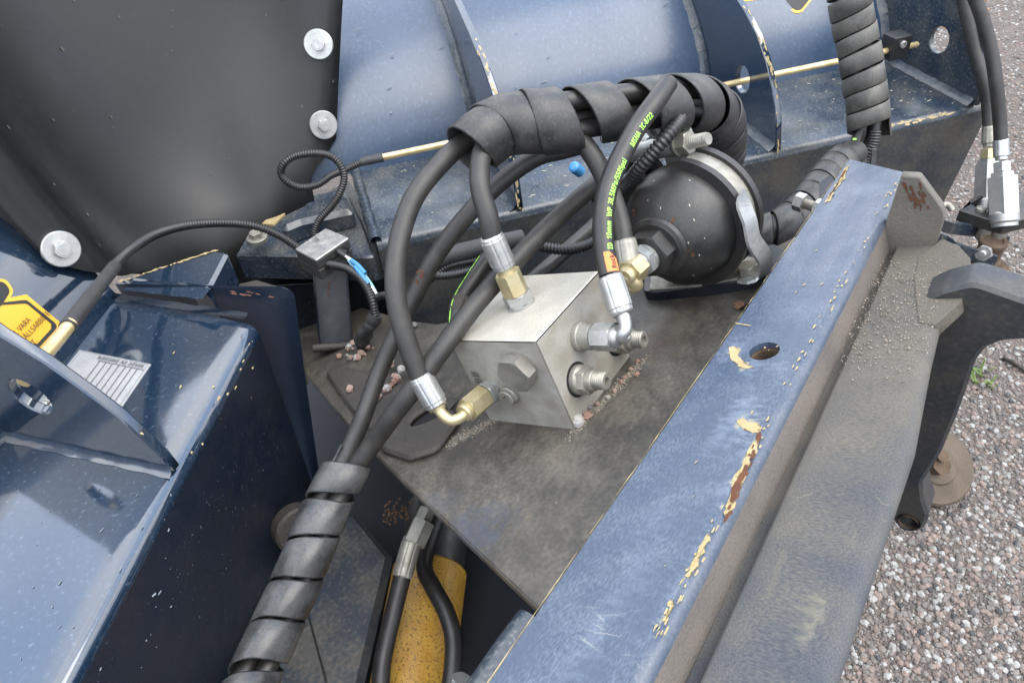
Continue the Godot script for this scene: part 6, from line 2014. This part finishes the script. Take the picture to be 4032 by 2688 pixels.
	hexa(st, Vector3(0.6581, 0.3521, -0.9124), Vector3(-0.6935, 0.288, 0.6604), 0.008, 0.021)
	thread(st, Vector3(0.6525, 0.3544, -0.9071), Vector3(-0.6935, 0.288, 0.6604), 0.006, 0.005)
	obj("lever_bolt", st, M.zinc, f)
	st = begin()
	tube(st, [Vector3(0.6013, 0.3744, -0.9556), Vector3(0.607, 0.3861, -0.9733), Vector3(0.6157, 0.3912, -0.9852), Vector3(0.6238, 0.392, -0.9866), Vector3(0.6301, 0.3856, -0.9812)], 0.005, 14, 0.003)
	obj("lever_hook", st, M.zinc_dull, f)
	# foot disc with its nut
	
	var d := thing("foot_disc", "round worn steel foot disc under the frame on the gravel", "foot disc", Vector3(0.6084, 0.0311, -0.7408))
	st = begin()
	lathe(st, Vector3(0.605, 0.034, -0.7611), Vector3(0.0995, 0.796, 0.597), [[0.0, 0.058], [0.006, 0.062], [0.026, 0.0615], [0.030, 0.058], [0.033, 0.030], [0.036, 0.027]], 48)
	obj("disc", st, M.rust_steel, d)
	st = begin()
	hexa(st, Vector3(0.6004, 0.0571, -0.7458), Vector3(0.0995, 0.796, 0.597), 0.028, 0.026)
	lathe(st, Vector3(0.6004, 0.0811, -0.7458), Vector3(0.0995, 0.796, 0.597), [[0.0, 0.009], [0.018, 0.009]], 24)
	obj("foot_nut", st, M.rust, d)
	# pallet corner behind the far end plate
	
	var pal := thing("wooden_pallet", "light wooden pallet corner behind the far wing's end plate", "pallet", Vector3(1.059, 0.2283, -1.849))
	for i in 3:
		st = begin()
		var q := Vector3(1.0564, 0.4152, -1.8598) + Vector3(0.0, -0.045 * i, 0.02 * i)
		plate(st, [q, q + Vector3(0.035, 0, 0.0), q + Vector3(0.035, 0, -0.6), q + Vector3(-0.02, 0, -0.6)], -UP * 0.035, 0.002)
		obj("plank", st, M.wood, pal)
	# jacking bolt with nut through the beam's flank
	
	var j := thing("adjusting_bolt", "silver hexagon bolt with locknut sticking out beside the beam", "bolt", Vector3(0.298, 0.5671, -0.7513))
	st = begin()
	hexa(st, Vector3(0.2966, 0.5671, -0.7527), Vector3(0.7274, 0.0144, 0.6861), 0.0105, 0.019)
	obj("bolt_head", st, M.zinc, j)
	st = begin()
	thread(st, Vector3(0.3039, 0.5672, -0.7458), Vector3(0.7274, 0.0144, 0.6861), 0.045, 0.0062, 0.0016)
	obj("shank", st, M.zinc_dull, j)
	st = begin()
	hexa(st, Vector3(0.314, 0.5674, -0.7362), Vector3(0.7274, 0.0144, 0.6861), 0.0095, 0.0185)
	obj("locknut", st, M.zinc, j)
	st = begin()
	plate(st, rounded([Vector3(0.3255, 0.5784, -0.7701), Vector3(0.3407, 0.5823, -0.7814), Vector3(0.334, 0.5694, -0.7356), Vector3(0.3139, 0.5625, -0.7213)], 0.003), Vector3(0.0044, 0.0001, 0.0041), 0.001)
	obj("bolt_lug", st, M.paint_dark, j)

# ---------------------------------------------------------------- what shows below the deck
func undercarriage() -> void:
	var st: SurfaceTool
	
	var t := thing("lift_cylinder", "dirty yellow hydraulic cylinder lying in the dark below the deck", "hydraulic cylinder", Vector3(-0.172, 0.2461, -0.3148))
	st = begin()
	lathe(st, Vector3(-0.159, 0.2595, -0.4755), Vector3(-0.0806, -0.0827, 0.9933), [[0.0, 0.042], [0.003, 0.0445], [0.42, 0.046]], 48)
	obj("barrel", st, M.yellow_tank, t)
	st = begin()  # upper barrel drawn black, the shade under the deck put into its colour
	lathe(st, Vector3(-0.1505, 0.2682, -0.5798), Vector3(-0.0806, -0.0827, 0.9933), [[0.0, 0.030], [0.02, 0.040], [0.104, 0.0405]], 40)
	obj("barrel_shade", st, M.black_paint, t)
	
	var h := hose("hydraulic_hose", "hose with a long silver fitting above the yellow cylinder", [Vector3(-0.1672, 0.3602, -0.4113), Vector3(-0.1761, 0.3425, -0.3812), Vector3(-0.1842, 0.3261, -0.3524), Vector3(-0.1876, 0.3166, -0.3301), Vector3(-0.188, 0.2997, -0.2947)], 0.0093, M.hose_dark)
	t = h[0]
	ferrule(t, Vector3(-0.1682, 0.3587, -0.4077), Vector3(-0.1576, 0.3745, -0.4452), 0.0108, M.zinc_dull)
	st = begin()
	hexa(st, Vector3(-0.1565, 0.3719, -0.4388), Vector3(0.3806, 0.2836, -0.8802), 0.026, 0.0225)
	hexa(st, Vector3(-0.1524, 0.3735, -0.458), Vector3(0.3806, 0.2836, -0.8802), 0.022, 0.017)
	obj("union_nut", st, M.zinc_dull, t)
	h = hose("hydraulic_hose", "plain black hose curving beside the fitting below the deck edge", [Vector3(-0.1452, 0.2995, -0.5267), Vector3(-0.1533, 0.3077, -0.4795), Vector3(-0.1544, 0.3141, -0.4448), Vector3(-0.1406, 0.3243, -0.4145), Vector3(-0.126, 0.3245, -0.3887), Vector3(-0.117, 0.3179, -0.3631), Vector3(-0.1165, 0.3094, -0.3353), Vector3(-0.1224, 0.2947, -0.2947)], 0.0093, M.hose_dark)
	# inner box arm between wrap and cylinder
	t = thing("inner_arm", "dark blue box arm with dusty top beside the lower wrap", "steel arm", Vector3(-0.2671, 0.241, -0.4386))
	st = begin()
	plate(st, rounded([Vector3(-0.3711, 0.2447, -0.5696), Vector3(-0.2673, 0.2411, -0.5735), Vector3(-0.2107, 0.2344, -0.5038), Vector3(-0.2238, 0.2536, -0.345), Vector3(-0.2337, 0.2518, -0.2888), Vector3(-0.3451, 0.2388, -0.2964)], 0.006), -UP * 0.12, 0.008)
	obj("arm_box", st, M.wing_front, t)
	t = thing("hinge_disc", "grey round hinge disc half hidden by the lower wrap", "hinge disc", Vector3(-0.3125, 0.2985, -0.5142))
	st = begin()
	var hc := Vector3(-0.3153, 0.2967, -0.5125)
	var hn := Vector3(0.634, 0.3458, 0.6917)
	lathe(st, hc - hn * 0.02, hn, [[0.0, 0.030], [0.018, 0.030], [0.021, 0.027], [0.021, 0.012], [0.024, 0.012]], 36)
	obj("disc", st, M.deck_pad, t)
	st = begin()
	t = thing("bright_fitting", "small bright metal hexagon peeking in at the bottom edge", "fitting", Vector3(-0.0892, 0.4251, -0.2662))
	hexa(st, Vector3(-0.0941, 0.4186, -0.26), Vector3(0.3054, 0.8157, -0.4913), 0.018, 0.016)
	obj("hexagon", st, M.zinc, t)
	# bits of straw and dead plant
	t = thing("plant_debris", "dry brown seed heads caught under the deck edge", "plant debris", Vector3(-0.1864, 0.3403, -0.5067))
	st = begin()
	for i in 46:
		var c := Vector3(-0.1879, 0.3396, -0.506) + Vector3(rng.randf_range(-0.016, 0.016), rng.randf_range(-0.014, 0.014), rng.randf_range(-0.01, 0.01))
		lathe(st, c, Vector3(rng.randf() - 0.5, rng.randf(), rng.randf()), [[0.0, 0.0006], [0.002, 0.0018], [0.004, 0.0004]], 6)
	stuff(obj("seed", st, M.leaf, t))

func small_things() -> void:
	var st: SurfaceTool
	# a blue cap behind the wrap
	var t := thing("blue_cap", "bright blue plastic cap half hidden behind the wrap", "cap", Vector3(0.0455, 0.5718, -0.8529))
	st = begin()
	var bc := Vector3(0.0465, 0.5626, -0.8716)
	lathe(st, bc, Vector3(-0.527, 0.7379, 0.4216), [[-0.012, 0.0075], [0.0, 0.008], [0.005, 0.0075], [0.007, 0.005], [0.0075, 0.002]], 24)
	obj("cap", st, M.blue, t)
	# stones that have landed on the deck
	var pm := [pebble_mesh(11), pebble_mesh(12), pebble_mesh(13), pebble_mesh(14)]
	var tones: Array = []
	for c in [Color(0.25, 0.17, 0.14), Color(0.28, 0.265, 0.25), Color(0.12, 0.115, 0.11), Color(0.21, 0.125, 0.095)]:
		var m := surface(mottled(int(c.r * 900), (c as Color).linear_to_srgb(), ((c as Color) * 1.25).linear_to_srgb(), 0.5, 0.5, ((c as Color) * 0.5).linear_to_srgb(), 0.1, 128, 0.03, 0.2), 30.0, 0.9)
		tones.append(m)
	var k := 0
	for q in [[Vector3(0.0226, 0.544, -0.4451), 0.011, 1, "pale stone leaning at the block's front lower corner"],
		[Vector3(0.0313, 0.5455, -0.451), 0.0075, 3, "reddish stone just behind the pale one at the block corner"],
		[Vector3(0.0337, 0.5437, -0.4621), 0.0055, 2, "dark pebble against the block's right foot"],
		[Vector3(0.0411, 0.5454, -0.4655), 0.004, 0, ""], [Vector3(0.0512, 0.5474, -0.4711), 0.004, 1, ""], [Vector3(0.0576, 0.5478, -0.4786), 0.0045, 0, ""], [Vector3(0.0652, 0.5478, -0.4894), 0.004, 3, ""], [Vector3(0.0693, 0.5475, -0.4963), 0.0035, 3, ""], [Vector3(0.0762, 0.5475, -0.5064), 0.004, 0, ""], [Vector3(0.0839, 0.5473, -0.518), 0.0035, 3, ""], [Vector3(0.0804, 0.5516, -0.4949), 0.0045, 3, ""],
		[Vector3(-0.1968, 0.4322, -0.6527), 0.010, 0, "biggest pink stone on the pad between the two crossing hoses"],
		[Vector3(-0.1777, 0.4438, -0.6303), 0.0085, 1, "white stone beside the biggest pink one on the pad"],
		[Vector3(-0.1844, 0.4439, -0.6204), 0.007, 0, "small stone in the loose scatter on the raised pad between the crossing hoses"], [Vector3(-0.1976, 0.4295, -0.6633), 0.006, 2, "small stone in the loose scatter on the raised pad between the crossing hoses"], [Vector3(-0.1995, 0.4231, -0.6877), 0.007, 3, "small stone in the loose scatter on the raised pad between the crossing hoses"], [Vector3(-0.2421, 0.4246, -0.6211), 0.009, 0, "single pink stone at the left on the raised pad"],
		[Vector3(-0.1355, 0.4501, -0.6309), 0.010, 1, "stone at the foot of the block's left side"], [Vector3(-0.1316, 0.4459, -0.6547), 0.008, 3, "reddish stone behind the diagonal hose by the block"], [Vector3(-0.1805, 0.406, -0.7554), 0.007, 2, "grey pebble alone on the deck behind the arcs"]]:
		pebble("deck_stone", q, pm[k % 4], tones[q[2]], k)
		k += 1
	for i in 42:
		var f := rng.randf()
		var q := [Vector3(-0.2864, 0.3709, -0.7507).lerp(Vector3(-0.2391, 0.3941, -0.7186), f) + DZ * rng.randf_range(-0.02, 0.016), 0.003 + 0.006 * pow(rng.randf(), 2.0), rng.randi_range(0, 3), "small stone in the heap at the foot of the blue post"]
		if i > 22:
			q[3] = "small stone in the loose scatter on the raised pad between the crossing hoses"
			q[0] = Vector3(-0.1977, 0.4497, -0.5812).lerp(Vector3(-0.1786, 0.4493, -0.6103), f) + DZ * rng.randf_range(-0.012, 0.012)
		pebble("deck_stone", q, pm[k % 4], tones[q[2]], k)
		k += 1
	# fine grit along the block and on the side plate
	for g in [["fine grit lying along the foot of the valve block", Vector3(0.0219, 0.5448, -0.4408), Vector3(0.0877, 0.5491, -0.5159), 1600, 0.006, 0.0008], ["fine grit spread before the gold elbow on the deck", Vector3(-0.1044, 0.4962, -0.4693), Vector3(-0.0524, 0.5081, -0.4921), 1500, 0.009, 0.0007], ["dry grit and plant crumbs lying on the dusty side plate", Vector3(0.3098, 0.6454, -0.5173), Vector3(0.2448, 0.6508, -0.4019), 2600, 0.045, 0.0006]]:
		var mm := MultiMesh.new()
		mm.transform_format = MultiMesh.TRANSFORM_3D
		mm.use_colors = true
		mm.mesh = pm[0]
		mm.instance_count = g[3]
		for i in g[3]:
			var p: Vector3 = (g[1] as Vector3).lerp(g[2], rng.randf())
			var side := (g[2] - g[1] as Vector3).normalized().cross(DN)
			p += side * (rng.randfn(0.0, 0.5) if g[3] < 2000 else rng.randf_range(-0.7, 0.62)) * g[4] + (g[2] - g[1] as Vector3) * rng.randfn(0.0, 0.12)
			var s: float = g[5] * (0.5 + 2.0 * pow(rng.randf(), 4.0))
			mm.set_instance_transform(i, Transform3D(Basis.from_euler(Vector3(rng.randf() * TAU, rng.randf() * TAU, 0)).scaled(Vector3.ONE * s), p))
			var c := Color(0.19, 0.17, 0.14).lerp(Color(0.26, 0.22, 0.17), rng.randf()) * rng.randf_range(0.5, 1.3)
			mm.set_instance_color(i, c)
		var o := MultiMeshInstance3D.new()
		o.name = numbered("grit")
		o.multimesh = mm
		o.material_override = M.pebble
		add_child(o)
		stuff(o, g[0])
		o.set_meta("category", "grit")
	# leaf on the deck by the beam
	t = thing("dry_leaf", "small curled brown leaf on the deck against the beam", "leaf", Vector3(0.1913, 0.5754, -0.5548))
	st = begin()
	var lc := Vector3(0.1905, 0.5735, -0.5572)
	var ring := PackedVector3Array()
	for i in 22:
		var a := TAU * i / 22
		ring.append(lc + (DX * cos(a) * 0.011 + DZ * sin(a) * 0.006) * (1.0 if i % 2 == 0 else 0.55) + DN * (0.004 + 0.003 * sin(a * 2.0)))
	fan(st, ring)
	obj("leaf_blade", st, M.leaf, t)
	# weed and twig on the gravel
	t = thing("weed", "small green weed sprouting from the gravel inside the hook", "weed", Vector3(0.8047, 0, -0.987))
	st = begin()
	for i in 34:
		var a := rng.randf() * TAU
		var d := Vector3(cos(a), rng.randf_range(0.3, 1.2), sin(a)).normalized()
		var b := Vector3(0.8047, 0, -0.987) + Vector3(rng.randf_range(-0.02, 0.02), 0, rng.randf_range(-0.03, 0.03))
		var s := d.cross(UP).normalized() * 0.0022
		var l := rng.randf_range(0.015, 0.04)
		tri(st, b - s, b + s, b + d * l * 0.6 + s)
		tri(st, b - s, b + d * l * 0.6 + s, b + d * l - UP * 0.004)
	obj("weed_blades", st, M.weed, t)
	t = thing("twig", "dark twig lying on the gravel at the right edge", "twig", Vector3(0.8844, 0, -1.0233))
	st = begin()
	tube(st, [Vector3(0.8647, 0.006, -1.0307), Vector3(0.8745, 0.008, -1.0158), Vector3(0.8836, 0.006, -1.0017), Vector3(0.8931, 0.006, -0.9812)], 0.0035, 8, 0.006, true, 0.2)
	obj("twig_stem", st, M.dark_mud, t)

func pebble(called: String, q: Array, mesh: Mesh, m: Material, k: int) -> void:
	var o := MeshInstance3D.new()
	o.name = numbered(called)
	o.mesh = mesh
	o.material_override = m
	add_child(o)
	o.transform = Transform3D(Basis.from_euler(Vector3(k * 1.3, k * 2.1, k * 0.7)).scaled(Vector3.ONE * q[1] * 1.15), q[0] + DN * q[1] * 0.3)
	var loose: String = "small stone in the line of grit along the valve block's right foot"
	o.set_meta("label", q[3] if q[3] != "" else loose)
	o.set_meta("category", "stone")
	o.set_meta("group", "stones lying on the deck")
